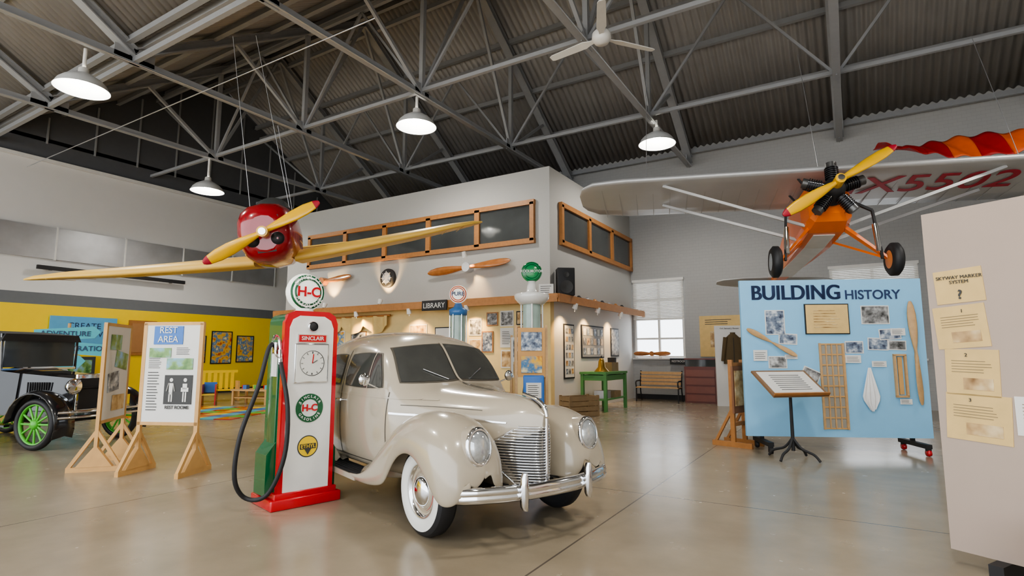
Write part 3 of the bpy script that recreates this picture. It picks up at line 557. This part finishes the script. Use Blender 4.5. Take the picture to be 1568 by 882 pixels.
def patch(mb,corners,fn,off,mat,k=.3,nu=14,nv=8,grow=0):
    c=[Vector(q) for q in corners]; ctr=sum(c,Vector((0,0)))/4
    if grow: c=[q+(q-ctr).normalized()*grow for q in c]
    vs=[]
    for i in range(nu+1):
        for j in range(nv+1):
            u=i/nu*2-1; v=j/nv*2-1; su=u*math.sqrt(1-k*v*v/2); sv=v*math.sqrt(1-k*u*u/2); a=(su+1)/2;b=(sv+1)/2
            p=(c[0]*(1-a)+c[1]*a)*(1-b)+(c[3]*(1-a)+c[2]*a)*b
            o,d=fn(p); h=hit(o,d,off)
            if h is None: h=Vector(o)+Vector(d)*2
            vs.append(h)
    mb.add(vs,[(i*(nv+1)+j,(i+1)*(nv+1)+j,(i+1)*(nv+1)+j+1,i*(nv+1)+j+1) for i in range(nu) for j in range(nv)],mat,True)
CGL=MT('car_glass',(.06,.06,.055),.05,nz=.5,scale=2.5)
mb=MB(); SEAM=MB()
for s in(-1,1):
    f=lambda p,s=s:((sx(p[0]),s*2,p[1]),(0,-s,0))
    for w in([(-1.04,1.13),(-1.88,1.13),(-1.86,1.46),(-1.25,1.47)],[(-1.99,1.13),(-2.55,1.13),(-2.52,1.44),(-1.99,1.46)],[(-2.66,1.15),(-3.02,1.17),(-2.88,1.36),(-2.65,1.41)]):
        patch(mb,w,f,.005,CREAMD,grow=.022); patch(mb,w,f,.009,CGL)
    patch(mb,[(-1.33,1.12),(-1.345,1.12),(-1.345,1.47),(-1.33,1.47)],f,.013,CREAM,k=0,nu=1)
    for x in(-.96,-1.935,-2.62): patch(SEAM,[(x-.006,.42),(x+.006,.42),(x+.006,1.5 if x<-1 else 1.1),(x-.006,1.5 if x<-1 else 1.1)],f,.003,CREAMD,k=0,nu=1,nv=24)
    patch(SEAM,[(-2.62,.42),(-.98,.42),(-.98,.432),(-2.62,.432)],f,.003,CREAMD,k=0,nu=20,nv=1)
    patch(SEAM,[(-3.2,1.06),(-.35,1.035),(-.35,1.045),(-3.2,1.075)],f,.006,CREAM,k=0,nu=40,nv=1)
    patch(SEAM,[(-.92,.90),(.40,.885),(.40,.897),(-.92,.918)],f,.008,CHROME,k=0,nu=30,nv=1)
    patch(SEAM,[(-.80,.985),(.15,.975),(.15,.981),(-.80,.991)],f,.004,CREAMD,k=0,nu=20,nv=1)
for s in(-1,1):
    f=lambda p:((2,p[0],p[1]),(-1,0,0))
    w=[(s*.015,1.20),(s*.59,1.185),(s*.53,1.515),(s*.015,1.565)]
    patch(mb,w,f,.006,CREAMD,k=.15,grow=.02); patch(mb,w,f,.012,CGL,k=.15)
patch(mb,[(-.012,1.18),(.012,1.18),(.012,1.58),(-.012,1.58)],lambda p:((2,p[0],p[1]),(-1,0,0)),.018,CREAM,k=0,nu=1,nv=10)
mb.obj('windows',parent=C)
patch(SEAM,[(-.58,-.009),(.60,-.009),(.60,.009),(-.58,.009)],lambda p:((p[0],p[1],3),(0,0,-1)),.010,CHROME,k=0,nu=40,nv=1)
SEAM.obj('trim_lines',parent=C)
GW=lambda z:.10+.20*math.sin(max(0,min(1,(z-.36)/.34))*math.pi/2)*(1 if z<.70 else max(.2,1-(z-.70)*4.5))
mb=MB(); z=.38
while z<.87:
    w=GW(z); pts=[]
    for i in range(13):
        y=-w+2*w*i/12; h=hit((2,y,z),(-1,0,0),.012)
        if h is not None: pts.append(h)
    mb.tube(pts,.0075,CHROME,6,1); z+=.022
pts=[hit((2,0,q/100),(-1,0,0),.02) for q in range(38,95,4)]; mb.tube([p for p in pts if p],.016,CHROME,8,2)
for s in(-1,1):
    pts=[]
    for q in range(10):
        z=.39+q*.05; h=hit((2,s*(GW(z)+.005),z),(-1,0,0),.010)
        if h: pts.append(h)
    mb.tube(pts,.010,CHROME,6,2)
mb.tube([(.675,0,.95),(.645,0,1.03),(.55,0,1.085),(.38,0,1.12)],.015,CHROME)
mb.obj('grille',parent=C)
mb=MB()
f=lambda p:((2,p[0],p[1]),(-1,0,0))
for s in(-1,1): patch(mb,[(0,.37),(s*.11,.37),(s*.29,.70),(0,.86)],f,.004,MT('grille_shadow',(.07,.065,.06),.6),k=0,nu=12,nv=12)  # dark sheet stands in for the shade between the grille bars
mb.obj('grille_backing',parent=C)
mb=MB()
for s in(-1,1):
    h=hit((2,s*.60,.74),(-1,0,0),0,FT[0] if s<0 else FT[1]) or Vector((.50,s*.60,.74))
    A=T(h.x-.045,s*.60,.75)@RY(82)
    mb.lathe([(.135,-.16),(.135,.0),(.128,.045)],CREAM,A,36,(1.18,.92)); mb.lathe([(.128,.04),(.126,.06),(.106,.075),(.102,.065)],CHROME,A,36,(1.18,.92))
    mb.lathe([(.106,.06),(.08,.085),(.045,.095),(0,.098)],MT('headlamp_glass',(.55,.57,.58),.08,.6,nz=.3,scale=40),A,36,(1.12,.92))
mb.obj('headlights',parent=C)
def bump(mb,pts,zc,hh,mat=CHROME):
    rings=[]; P=[Vector(p) for p in pts]
    for i,p in enumerate(P):
        t=(P[min(i+1,len(P)-1)]-P[max(i-1,0)]).normalized(); n=Vector((t.y,-t.x,0))
        prof=[(0,-hh),(.022,-hh*.8),(.034,-hh*.25),(.026,-hh*.08),(.026,hh*.08),(.034,hh*.25),(.022,hh*.8),(0,hh),(-.01,hh*.8),(-.01,-hh*.8)]
        rings.append([(p.x+n.x*a,p.y+n.y*a,zc+b) for a,b in prof])
    mb.loft(rings,mat)
mb=MB(); ys=[-.90,-.88,-.82,-.7,-.5,-.25,0,.25,.5,.7,.82,.88,.90]
bump(mb,[(.78-.24*abs(y/.9)**2.4-(.04 if abs(y)>.87 else 0)-(.05 if abs(y)>.89 else 0),y*.91,0) for y in ys],.42,.062)
for s in(-1,1):
    y=s*.34
    mb.loft([[(.785+dx,y+dy*w,z) for dx,dy in((0,-1),(.03,-.9),(.05,0),(.03,.9),(0,1),(-.01,0))] for z,w in((.30,.012),(.33,.03),(.42,.036),(.53,.032),(.57,.012))],CHROME)
    mb.beam((.75,s*.34,.42),(.30,s*.30,.40),.05,.02,CHROME)
mb.obj('front_bumper',parent=C)
mb=MB(); bump(mb,[(-3.98+.16*abs(y/.85)**2.6,y,0) for y in reversed([q*.95 for q in ys])],.47,.06)
for s in(-1,1): mb.beam((-3.95,s*.34,.47),(-3.6,s*.3,.42),.05,.02,CHROME)
mb.obj('rear_bumper',parent=C)
mb=MB()
for s in(-1,1):
    mb.box((-1.62,s*.74,.29),(1.05,.26,.05),RUB,b=.01); mb.box((-1.62,s*.868,.29),(1.05,.012,.05),CREAM)
    for k in range(6): mb.box((-1.62,s*(.64+k*.038),.318),(1.03,.012,.008),DMAT)
mb.obj('running_boards',parent=C)
def wheel(mb,x,y,s,r=.355,steer=0):
    A=T(x,y,r)@RZ(steer)@RX(90 if s<0 else -90)
    mb.lathe([(r*.60,-.08),(r*.80,-.09),(r*.95,-.075),(r,-.045),(r,.03),(r*.95,.06)],RUB,A,48)
    mb.lathe([(r*.95,.06),(r*.90,.073),(r*.86,.079)],RUB,A,48); mb.lathe([(r*.86,.079),(r*.74,.084),(r*.64,.074),(r*.60,.06)],WWALL,A,48)
    mb.lathe([(r*.60,.06),(r*.61,.066),(r*.56,.062),(r*.52,.04)],CHROME,A,40); mb.lathe([(r*.52,.04),(r*.44,.02),(r*.36,.045),(r*.33,.05)],CREAM,A,40)
    for k in range(3): mb.lathe([(r*(.47-k*.035),.031+k*.004),(r*(.465-k*.035),.035+k*.004)],RED if k==1 else CREAM,A,40)
    mb.lathe([(r*.33,.045),(r*.33,.06),(r*.27,.075),(r*.14,.088),(0,.092)],CHROME,A,32); mb.lathe([(r*.55,-.08),(0,-.06)],DMAT,A,24)
mb=MB()
for x in(0,-2.84):
    for s in(-1,1): wheel(mb,x,s*.71,s)
mb.cyl((0,-.65,.34),(0,.65,.34),.03,DMAT); mb.cyl((-2.84,-.65,.34),(-2.84,.65,.34),.03,DMAT); mb.box((-1.5,0,.36),(3.8,.9,.08),DMAT)
mb.obj('wheels',parent=C)
mb=MB()
for s in(-1,1):
    mb.cyl((-.98,s*.70,1.13),(-.94,s*.86,1.19),.008,CHROME); mb.lathe([(0,.02),(.045,.015),(.06,0),(.05,-.015),(0,-.02)],CHROME,T(-.94,s*.87,1.22)@RY(90),20)
    for x in(-1.72,-1.92):
        h=hit((x,s*2,.98),(0,-s,0),.03)
        mb.cyl(h,h+Vector((-.09 if x>-1.8 else .09,0,0)),.011,CHROME); h2=hit((x,s*2,.98),(0,-s,0),0); mb.cyl(h2,h,.014,CHROME)
    a=hit((2,s*.12,1.20),(-1,0,0),.02);b=hit((2,s*.34,1.30),(-1,0,0),.022)
    if a and b: mb.cyl(a,b,.006,CHROME)
mb.obj('mirror_and_handles',parent=C)
# ------------------------------------------------------------------ black antique car (left)
V=empty('antique_black_car',T(-11.0,4.36,0)@RZ(17.8))
mb=MB()
for x in(0,-2.6):
    for s in(-1,1):
        r=.39; A=T(x,s*.71,r)@RX(90 if s<0 else -90)
        mb.lathe([(r*.80,-.05),(r*.93,-.055),(r,-.02),(r,.02),(r*.93,.055),(r*.80,.05),(r*.78,0),(r*.80,-.05)],RUB,A,40); mb.lathe([(r*.80,.03),(r*.74,.035),(r*.74,-.03),(r*.80,-.03)],SPGREEN,A,40)
        for k in range(12): a=k*math.pi/6; mb.cyl(A@Vector((.05*math.cos(a),.05*math.sin(a),.01)),A@Vector((r*.76*math.cos(a),r*.76*math.sin(a),.0)),.016,SPGREEN,n=8)
        mb.lathe([(.07,-.03),(.075,.03),(.05,.06),(0,.07)],SPGREEN,A,20)
mb.obj('wheels',parent=V); mb=MB()
def bx(x0,x1,w0,w1,z0,z1a,z1b,mat):
    mb.loft([[(x0,-w0,z0),(x0,w0,z0),(x0,w0*.9,z1a-.05),(x0,w0*.5,z1a),(x0,-w0*.5,z1a),(x0,-w0*.9,z1a-.05)],[(x1,-w1,z0),(x1,w1,z0),(x1,w1*.9,z1b-.05),(x1,w1*.5,z1b),(x1,-w1*.5,z1b),(x1,-w1*.9,z1b-.05)]],mat,smooth=False)
bx(.12,-.85,.27,.42,.55,1.12,1.2,BLACK); bx(-.85,-1.1,.45,.62,.5,1.2,1.25,BLACK); bx(-1.1,-3.0,.62,.64,.5,1.2,1.22,BLACK)
mb.box((.14,0,.83),(.05,.5,.62),CHROME,b=.01); mb.box((.17,0,.82),(.02,.42,.5),DMAT)
for k in range(10): mb.box((-.3-k*.04,-.345-k*.006,.86),(.012,.02,.3),DMAT)
mb.loft([[(x,-.66,zz-.12),(x,-.6,zz),(x,.6,zz),(x,.66,zz-.12)] for x,zz in((-.95,1.80),(-1.8,1.87),(-3.0,1.82),(-3.15,1.6),(-3.1,1.2))],DMAT,smooth=False)
for s in(-1,1):
    mb.beam((-.98,s*.6,1.2),(-1.0,s*.62,1.8),.03,.03,BLACK); mb.beam((-2.0,s*.63,1.2),(-2.0,s*.63,1.82),.03,.03,BLACK)
    for x0 in(0,-2.6):
        rs=[]
        for a in range(-20,190,15):
            q=R(a); rs.append([(x0+.50*math.cos(q),s*(.62+dy),.39+.50*math.sin(q)+dz) for dy,dz in((-.12,-.02),(0,.02),(.12,.02),(.2,-.02),(.2,-.04),(0,0),(-.12,-.04))])
        mb.loft(rs,BLACK)
    mb.beam((-.48,s*.68,.36),(-2.1,s*.68,.32),.28,.03,BLACK)
    mb.lathe([(0,-.1),(.08,-.08),(.12,0),(.125,.03)],BLACK,T(.22,s*.36,.95)@RY(90),24); mb.lathe([(.125,.02),(.13,.04),(.11,.05),(0,.07)],CHROME,T(.22,s*.36,.95)@RY(90),24)
mb.cyl((.2,-.4,.92),(.2,.4,.92),.015,BLACK); mb.box((-1.0,0,1.5),(.02,1.15,.5),DGLASS); mb.beam((-.98,-.6,1.22),(-.98,.6,1.22),.03,.03,CHROME); mb.beam((-.98,-.6,1.77),(-.98,.6,1.77),.03,.03,BLACK)
for z in(.50,.58): mb.tube([(.5,-.78,z),(.62,-.5,z),(.64,0,z),(.62,.5,z),(.5,.78,z)],.02,CHROME)
for s in(-1,1): mb.beam((.62,s*.35,.54),(.1,s*.35,.5),.03,.03,BLACK)
mb.box((.66,.1,.72),(.01,.34,.16),YLW); mb.cyl((0,-.7,.39),(0,.7,.39),.025,BLACK); mb.box((-1.4,0,.5),(3.2,.7,.08),BLACK)
mb.obj('coachwork',parent=V)
# ------------------------------------------------------------------ red monoplane
def airfoil(x,y0,ch,th,z):
    pr=[(0,0),(.03,.45),(.12,.85),(.3,1),(.55,.75),(.8,.35),(1,.03),(.8,-.03),(.5,-.08),(.2,-.12),(.05,-.15)]
    return [(x,y0+a*ch,z+b*th) for a,b in pr]
P=empty('red_monoplane',T(-9.26,6.68,3.24)@RZ(45)@RY(-10.5)@RX(6))
mb=MB()
def oct(y,w,zb,zt):
    zc=(zb+zt)/2; h=(zt-zb)/2; o=[]
    for i in range(16):
        a=2*math.pi*i/16; c=math.cos(a);s=math.sin(a)
        o.append((w*abs(c)**.75*(1 if c>=0 else -1),y,zc+h*abs(s)**.85*(1 if s>=0 else -1)))
    return o
mb.loft([oct(-1.20,.22,.12,.72),oct(-1.17,.36,.02,.84),oct(-1.0,.46,-.07,.95),oct(-.6,.50,-.12,1.02),oct(0,.50,-.14,1.04),oct(.5,.46,-.10,1.10),oct(.9,.40,-.02,1.05),oct(1.6,.30,.1,.85),oct(3.0,.16,.25,.62),oct(4.3,.05,.32,.5)],REDPL)
mb.lathe([(.10,0),(.11,.03),(.02,.04)],DMAT,T(-.2,-1.17,.30)@RX(90),20); mb.lathe([(.10,0),(.11,.03),(.02,.04)],DMAT,T(.2,-1.17,.30)@RX(90),20)
mb.box((0,-1.17,.12),(.3,.04,.08),DMAT); mb.box((-.2,-1.16,.66),(.12,.04,.1),DMAT); mb.box((.2,-1.16,.66),(.12,.04,.1),DMAT)
mb.grid(lambda u,v:(.34*math.cos(math.pi*(1-u)),.05+.28*v-.15*math.sin(math.pi*u),.95+.26*v*math.sin(math.pi*u)+.05),12,4,DGLASS)
mb.obj('fuselage',parent=P); mb=MB()
for s in(-1,1):
    mb.loft([airfoil(s*x,-.55+dy,c,t,z) for x,c,t,z,dy in((.35,1.45,.20,-.05,0),(1.2,1.40,.19,.0,.02),(2.6,1.2,.15,.10,.06),(3.4,.98,.11,.18,.12),(3.85,.68,.07,.22,.24),(4.05,.3,.03,.24,.42))],YWING)
    for x in range(1,11):
        X=s*(.4+x*.32); mb.box((X,.1,.07+x*.022-.11),(.012,1.0,.006),MT('rib_tape',(.6,.38,.1),.5))
    mb.loft([airfoil(s*x,3.6+dy,c,.04,.55) for x,c,dy in((.05,.75,0),(.7,.7,.04),(1.1,.5,.12),(1.25,.2,.25))],YWING)
mb.obj('wings',parent=P)
mb=MB(); mb.loft([[(t,3.7,.5),(t,4.4,.5),(t,4.4,1.0),(t,4.15,1.2),(t,3.95,1.05)] for t in(-.02,.02)],YWING,smooth=False); mb.obj('fin',parent=P)
mb=MB(); prop(mb,1.05,.19,PROPY,LETRED,M=T(0,-1.33,.42)@RY(-22)); mb.cyl((0,-1.42,.42),(0,-1.2,.42),.09,PROPY,n=20); mb.cyl((0,-1.44,.42),(0,-1.41,.42),.06,CHROME,n=16); mb.obj('propeller',parent=P)
mb=MB()
for a in((-.35,0,1.0),(.35,0,1.0)): mb.cyl(a,(a[0]*.6,.4,4.5),.006,SILV,n=5)
mb.cyl((0,4.2,.6),(0,4.0,3.8),.006,SILV,n=5); mb.obj('suspension_wires',parent=P)
# ------------------------------------------------------------------ orange high-wing monoplane
Q=empty('orange_monoplane',T(-.12,10.55,4.13)@RZ(16.5)@RX(-10)@RY(1))
mb=MB()
def fz(y,w,zb,zt):
    return [(-w*.75,y,zb),(w*.75,y,zb),(w,y,zb+.12*(zt-zb)),(w,y,zt-.25*(zt-zb)),(w*.6,y,zt),(-w*.6,y,zt),(-w,y,zt-.25*(zt-zb)),(-w,y,zb+.12*(zt-zb))]
mb.loft([fz(-.05,.24,-.35,.12),fz(.05,.32,-.46,.2),fz(.4,.37,-.52,.38),fz(1.2,.36,-.5,.42),fz(2.2,.30,-.40,.3),fz(3.8,.17,-.22,.15),fz(5.3,.05,-.08,.08)],ORANGE,smooth=False)
mb.loft([[(-.17,y0,z0-.012),(.17,y0,z0-.012),(.17,y0,z0+.01),(-.17,y0,z0+.01)] for y0,z0 in((.5,-.52),(1.2,-.5),(2.2,-.4),(3.8,-.22))],WHITEG,smooth=False); mb.obj('fuselage',parent=Q)
mb=MB()
mb.loft([airfoil(x,dy,c,t,.50) for x,c,t,dy in((-4.3,.5,.03,.55),(-4.22,1.0,.07,.25),(-4.0,1.4,.12,.07),(-3.4,1.62,.16,0),(0,1.65,.17,0),(3.4,1.62,.16,0),(4.0,1.4,.12,.07),(4.22,1.0,.07,.25),(4.3,.5,.03,.55))],SWING)
RT=MT('rib_tape_silver',(.37,.37,.37),.5)
for k in range(-12,13): mb.box((k*.32,.85,.487),(.012,1.5,.006),RT)
mb.obj('wing',parent=Q)
t=text('NX5502',.88,LETRED,Q,Matrix(),bold=.004,ext=.003,align='LEFT'); t.matrix_local=T(.04,.74,.472)@RX(180)@Matrix.Diagonal((1.0,1,1,1))
mb=MB()
for s in(-1,1): mb.loft([airfoil(s*x,4.6+dy,c,.04,.02) for x,c,dy in((.05,.85,0),(.8,.75,.06),(1.2,.5,.18),(1.35,.2,.34))],SWING)
mb.loft([[(t_,4.7,.1),(t_,5.5,.0),(t_,5.5,.5),(t_,5.2,.75),(t_,4.95,.6)] for t_ in(-.02,.02)],SWING,smooth=False); mb.obj('tail',parent=Q)
mb=MB()
ENG=MT('engine_metal',(.05,.05,.055),.45,.6); mb.lathe([(0,.22),(.12,.2),(.17,.1),(.18,-.1),(.22,-.14)],ENG,T(0,-.22,-.02)@RX(90),20)
for k in range(5):
    a=R(90+72*k); d=Vector((math.cos(a),0,math.sin(a))); o=Vector((0,-.24,-.02))
    mb.cyl(o+d*.15,o+d*.40,.07,ENG)
    for j in range(6): mb.cyl(o+d*(.2+j*.035),o+d*(.212+j*.035),.105,ENG,n=16)
    mb.cyl(o+d*.40,o+d*.48,.085,MT('cyl_head',(.12,.12,.12),.4,.7)); mb.cyl(o+d*.16+Vector((.05,-.08,0)),o+d*.45+Vector((.04,-.07,0)),.01,CHROME,n=6)
    mb.tube([o+d*.44+Vector((0,.05,0)),o+d*.42+Vector((0,.18,0)),o+d*.2+Vector((0,.22,0))],.02,ENG,6)
mb.obj('radial_engine',parent=Q)
mb=MB(); prop(mb,1.02,.17,PROPY,LETRED,M=T(0,-.56,-.02)@RY(-33)); mb.cyl((0,-.66,-.02),(0,-.44,-.02),.08,PROPY,n=20); mb.cyl((0,-.69,-.02),(0,-.65,-.02),.05,CHROME); mb.obj('propeller',parent=Q)
mb=MB()
for s in(-1,1):
    mb.loft([[(s*.28,.3,-.42),(s*.28,.42,-.42),(s*.28,.42,-.50),(s*.28,.3,-.50)],[(s*.78,.12,-1.05),(s*.78,.2,-1.05),(s*.78,.2,-1.10),(s*.78,.12,-1.10)]],ORANGE,smooth=False)
    mb.beam((s*.28,1.0,-.48),(s*.78,.18,-1.08),.09,.035,ORANGE); mb.beam((s*.72,.15,-1.1),(s*.66,.15,-.25),.035,.05,DMAT); mb.beam((s*.66,.15,-.25),(s*.3,.2,.0),.05,.04,DMAT)
    mb.cyl((s*.69,.15,-.98),(s*.67,.15,-.5),.045,CHROME)
    A=T(s*.88,.15,-1.12)@RY(90*s); r=.27
    mb.lathe([(r*.5,-.07),(r*.8,-.08),(r,-.04),(r,.04),(r*.8,.08),(r*.5,.07)],RUB,A,32); mb.lathe([(r*.55,.075),(.06,.09),(0,.10)],MT('hub_grey',(.3,.33,.36),.4),A,28); mb.lathe([(r*.55,-.075),(.06,-.09),(0,-.1)],MT('hub_orange',(.6,.2,.06),.4),A,28)
    for y,yw in((.3,.25),(.95,1.1)): mb.beam((s*.34,y,-.42),(s*2.7,yw,.47),.03,.05,SWING)
    mb.beam((s*.3,.3,.35),(s*.4,.3,.52),.03,.03,DMAT); mb.beam((s*.3,1.0,.38),(s*.4,1.0,.52),.03,.03,DMAT)
mb.obj('undercarriage_and_struts',parent=Q)
mb=MB()
for x in(-3,0,3): mb.cyl((x,.4,.6),(x,1.0,3.6),.006,SILV,n=5)
mb.obj('suspension_wires',parent=Q)
# parachute fabric panels draped above the wing
def gore(mb,u0,u1,mat):
    def f(u,v):
        U=u0+(u1-u0)*u; h=.08+.46*math.sin(min(1,U*1.6)*math.pi/2)
        return (U*4.2,.35*math.sin(U*5)+v*.45,.02-.10*U+h*(v-.38)*(1-.25*math.cos(U*9))+.035*math.sin(U*60+v*5)-.10*math.sin(U*3.3))
    mb.grid(f,16,10,mat)
mb=MB(); CR=MT('nylon_red',(.33,.008,.008),.6,nz=.35,scale=4); CO=MT('nylon_orange',(.62,.10,.015),.6,nz=.3,scale=4); CB=MT('nylon_blue',(.03,.05,.24),.6,nz=.25,scale=4)
for i,m in enumerate((CR,CR,CR,CO,CR,CO,CO,CB,CR,CB)): gore(mb,i/10,(i+1)/10,m)
mb.obj('draped_parachute',T(.75,12.0,5.36)@RZ(14),solid=.01)
# ------------------------------------------------------------------ building history board
e=empty('building_history_board',T(-1.43,9.35,0)@RZ(25.4)); W=2.68; mb=MB()
mb.box((W/2,0,1.42),(W,.06,2.40),BLUEB)
for s in(.25,W-.25):
    mb.box((s,.02,.14),(.08,.7,.06),DMAT); mb.box((s,.06,.6),(.05,.05,.9),DMAT)
    for t_ in(-.3,.3): mb.lathe([(0,-.025),(.045,-.025),(.05,0),(.045,.025),(0,.025)],RED if s>1 else DMAT,T(s,t_,.05)@RY(90),16); mb.box((s,t_,.1),(.06,.05,.04),DMAT)
Y=-.032
def B(px,py): return ((px-1140)/282*W, 2.62-(py-428)/243*2.41)
for x0,y0,x1,y1,m,ro in((1178,476,1208,514,BLN,0),(1198,513,1226,529,BLN,3),(1328,470,1370,498,BW,0),(1300,525,1327,543,BLN,0),(1335,520,1365,538,BLN,2),(1353,506,1385,522,BLN,-3),(1180,548,1208,566,BW,0),(1228,567,1256,595,BW,25),(1366,524,1392,538,BW,2)):
    a=B(x0,y0);b=B(x1,y1); pic(mb,(a[0]+b[0])/2,(a[1]+b[1])/2,b[0]-a[0]-.02,a[1]-b[1]-.02,Y-(.006 if x0==1353 else 0),m,t=.006,rot=ro,mt=.015)
for x0,y0,x1,y1 in((1156,538,1178,555),(1298,546,1322,558),(1338,555,1360,564),(1205,545,1225,552),(1370,505,1392,516),(1376,612,1394,620)):
    a=B(x0,y0);b=B(x1,y1); pic(mb,(a[0]+b[0])/2,(a[1]+b[1])/2,b[0]-a[0],a[1]-b[1],Y-.012,PAPER,t=.005); lines(mb,(a[0]+b[0])/2,(a[1]+b[1])/2,(b[0]-a[0])*.8,(a[1]-b[1])*.7,4,Y-.019,th=.2)
a=B(1274,490); pic(mb,a[0],a[1],.62,.44,Y,KRAFT,frame=DMAT,fw=.015); lines(mb,a[0],a[1],.4,.3,7,Y-.03,mat=SEP)
a=B(1260,529);b=B(1296,657)
for k in range(5): mb.box((a[0]+.01+k*.08,Y-.015,(a[1]+b[1])/2),(.018,.02,a[1]-b[1]),LWOOD)
for k in range(9): mb.box(((a[0]+b[0])/2,Y-.008,b[1]+(a[1]-b[1])*k/8),(b[0]-a[0],.014,.02),PINE)
for s in(a[0],b[0]): mb.box((s,Y-.015,(a[1]+b[1])/2),(.025,.03,a[1]-b[1]+.03),LWOOD)
mb.box(((a[0]+b[0])/2,Y-.002,(a[1]+b[1])/2),(b[0]-a[0],.004,a[1]-b[1]),MT('lattice_back',(.33,.32,.28),.6))
a=B(1185,526); prop(mb,.42,.075,LWOOD,M=T(a[0],Y-.04,a[1])@RY(30),th=.012)
a=B(1404,542); prop(mb,.78,.10,LWOOD,M=T(a[0],Y-.04,a[1])@RY(88),th=.02)
a=B(1380,577)
for s in(-1,1): mb.box((a[0]+s*.075,Y-.02,a[1]),(.03,.04,.62),LWOOD); mb.box((a[0],Y-.02,a[1]+s*.31),(.18,.04,.03),LWOOD)
mb.box((a[0],Y-.01,a[1]),(.06,.02,.56),PINE)
a=B(1333,565); mb.grid(lambda u,v:(a[0]+(u-.5)*(.04+.30*v if v<.75 else .265-.7*(v-.75)),Y-.03-.03*math.sin(u*22)*v,a[1]-v*.66*(1-.15*abs(u-.5))),24,10,CLOTH)
mb.obj('board',parent=e)
tt=B(1228,449)
for dx in(-.008,0,.008): text('BUILDING',.32,NAVY,e,T(tt[0]+dx,Y-.004,tt[1]),bold=.003,sx=.93)
tt=B(1347,451); text('HISTORY',.20,NAVY,e,T(tt[0],Y-.004,tt[1]-.02),bold=.003)
mb=MB()
for s in(-1,1): mb.box((s*.2,0,.70),(.05,.07,1.35),WOOD); mb.beam((s*.2,-.3,.04),(s*.2,.35,.04),.06,.08,WOOD); mb.beam((s*.2,.3,.06),(s*.2,0,.6),.04,.04,WOOD)
mb.box((0,0,.35),(.4,.05,.06),WOOD); mb.box((0,0,1.3),(.4,.05,.06),WOOD); mb.box((0,-.04,.90),(.50,.03,.75),MT('easel_board_brown',(.22,.10,.05),.5)); mb.box((0,-.06,.92),(.4,.01,.56),SEP)
mb.obj('wooden_easel',T(-1.60,9.78,0)@RZ(74))
mb=MB(); mb.cyl((0,0,.12),(0,0,1.0),.025,DMAT,r2=.02)
for k in range(4):
    a=k*math.pi/2+.4; mb.tube([(0,0,.30),(.12*math.cos(a),.12*math.sin(a),.16),(.28*math.cos(a),.28*math.sin(a),.10),(.36*math.cos(a),.36*math.sin(a),.018)],.018,DMAT)
DM=T(0,0,1.05)@RX(36)
mb.box((0,0,0),(.90,.56,.03),MT('desk_wood',(.22,.13,.07),.5),DM); mb.box((0,0,.02),(.80,.48,.008),PAPER,DM)
mb.box((0,-.27,.03),(.9,.02,.05),WOOD,DM)
for k in range(8): mb.box((0,-.16+k*.045,.026),(.5,.008,.002),INK,DM)
mb.obj('reading_stand',T(-.75,8.88,0)@RZ(45))
# ------------------------------------------------------------------ tan partition right
e=empty('exhibit_partition',T(.53,5.1,0)@RZ(-28.9)); mb=MB()
mb.box((1.2,.04,1.30),(2.4,.08,2.40),TANP)
for s in(.3,2.1): mb.box((s,.06,.05),(.08,.4,.1),DMAT)
def pp(x0,x1,z0,z1,ro,mat=KRAFT,n=0,pi=False):
    pic(mb,(x0+x1)/2,(z0+z1)/2,x1-x0,z1-z0,0,mat,rot=ro,t=.006)
    if n: lines(mb,(x0+x1)/2,(z0+z1)/2+(.04 if pi else 0),(x1-x0)*.75,(z1-z0)*(.3 if pi else .7),n,-.009,rot=ro,th=.18,mat=MT('pale_ink',(.22,.17,.10),.6))
    if pi: pic(mb,(x0+x1)/2+.03,z0+.08,(x1-x0)*.55,(z1-z0)*.25,-.006,SEP,rot=ro,t=.003)
pp(.05,.34,1.82,2.06,-3); pp(.03,.34,1.50,1.80,-4,n=5,pi=True); pp(.07,.38,1.17,1.49,2,n=5,pi=True); pp(.05,.42,.86,1.18,3,n=5,pi=True); pp(.44,.75,.93,1.18,0,PAPER,n=8); pp(.58,.9,1.25,1.55,0,n=5,pi=True); pp(.6,.9,1.65,1.9,4,n=5)
mb.obj('panel',parent=e); text('SKYWAY MARKER\nSYSTEM',.034,INK,e,T(.2,-.012,1.985)); text('?',.09,INK,e,T(.2,-.012,1.875),bold=.002)
for z,s in((1.76,'1'),(1.45,'2'),(1.14,'3')): text(s,.035,INK,e,T(.2,-.012,z))
mb=MB(); mb.box((0,0,.2),(.5,.4,.4),CM); mb.box((0,0,.42),(.54,.44,.03),WOOD); mb.obj('wooden_stool',T(1.15,4.42,0)@RZ(-29))
# ------------------------------------------------------------------ world, sun, camera
w=bpy.data.worlds.new('sky'); bpy.context.scene.world=w; w.use_nodes=True
bg=w.node_tree.nodes['Background']; bg.inputs[0].default_value=(.88,.94,1,1); bg.inputs[1].default_value=3.6
sl=bpy.data.lights.new('sun','SUN'); sl.energy=14; sl.angle=R(2); sl.color=(1,.97,.92); so=bpy.data.objects.new('sun',sl); bpy.context.collection.objects.link(so); so.rotation_euler=(R(32),0,R(10))  # added sun, strikes the ground outside so the bounce lifts the ceiling
cam=bpy.data.cameras.new('camera'); cam.lens=19.5; cam.sensor_width=36; cam.clip_end=200
co=bpy.data.objects.new('camera',cam); bpy.context.collection.objects.link(co); co.location=(0,0,1.45); co.rotation_euler=(R(96.9),0,R(31.1)); bpy.context.scene.camera=co
vs_=bpy.context.scene.view_settings
vs_.exposure=.1
try: vs_.look='AgX - Medium High Contrast'
except Exception: pass
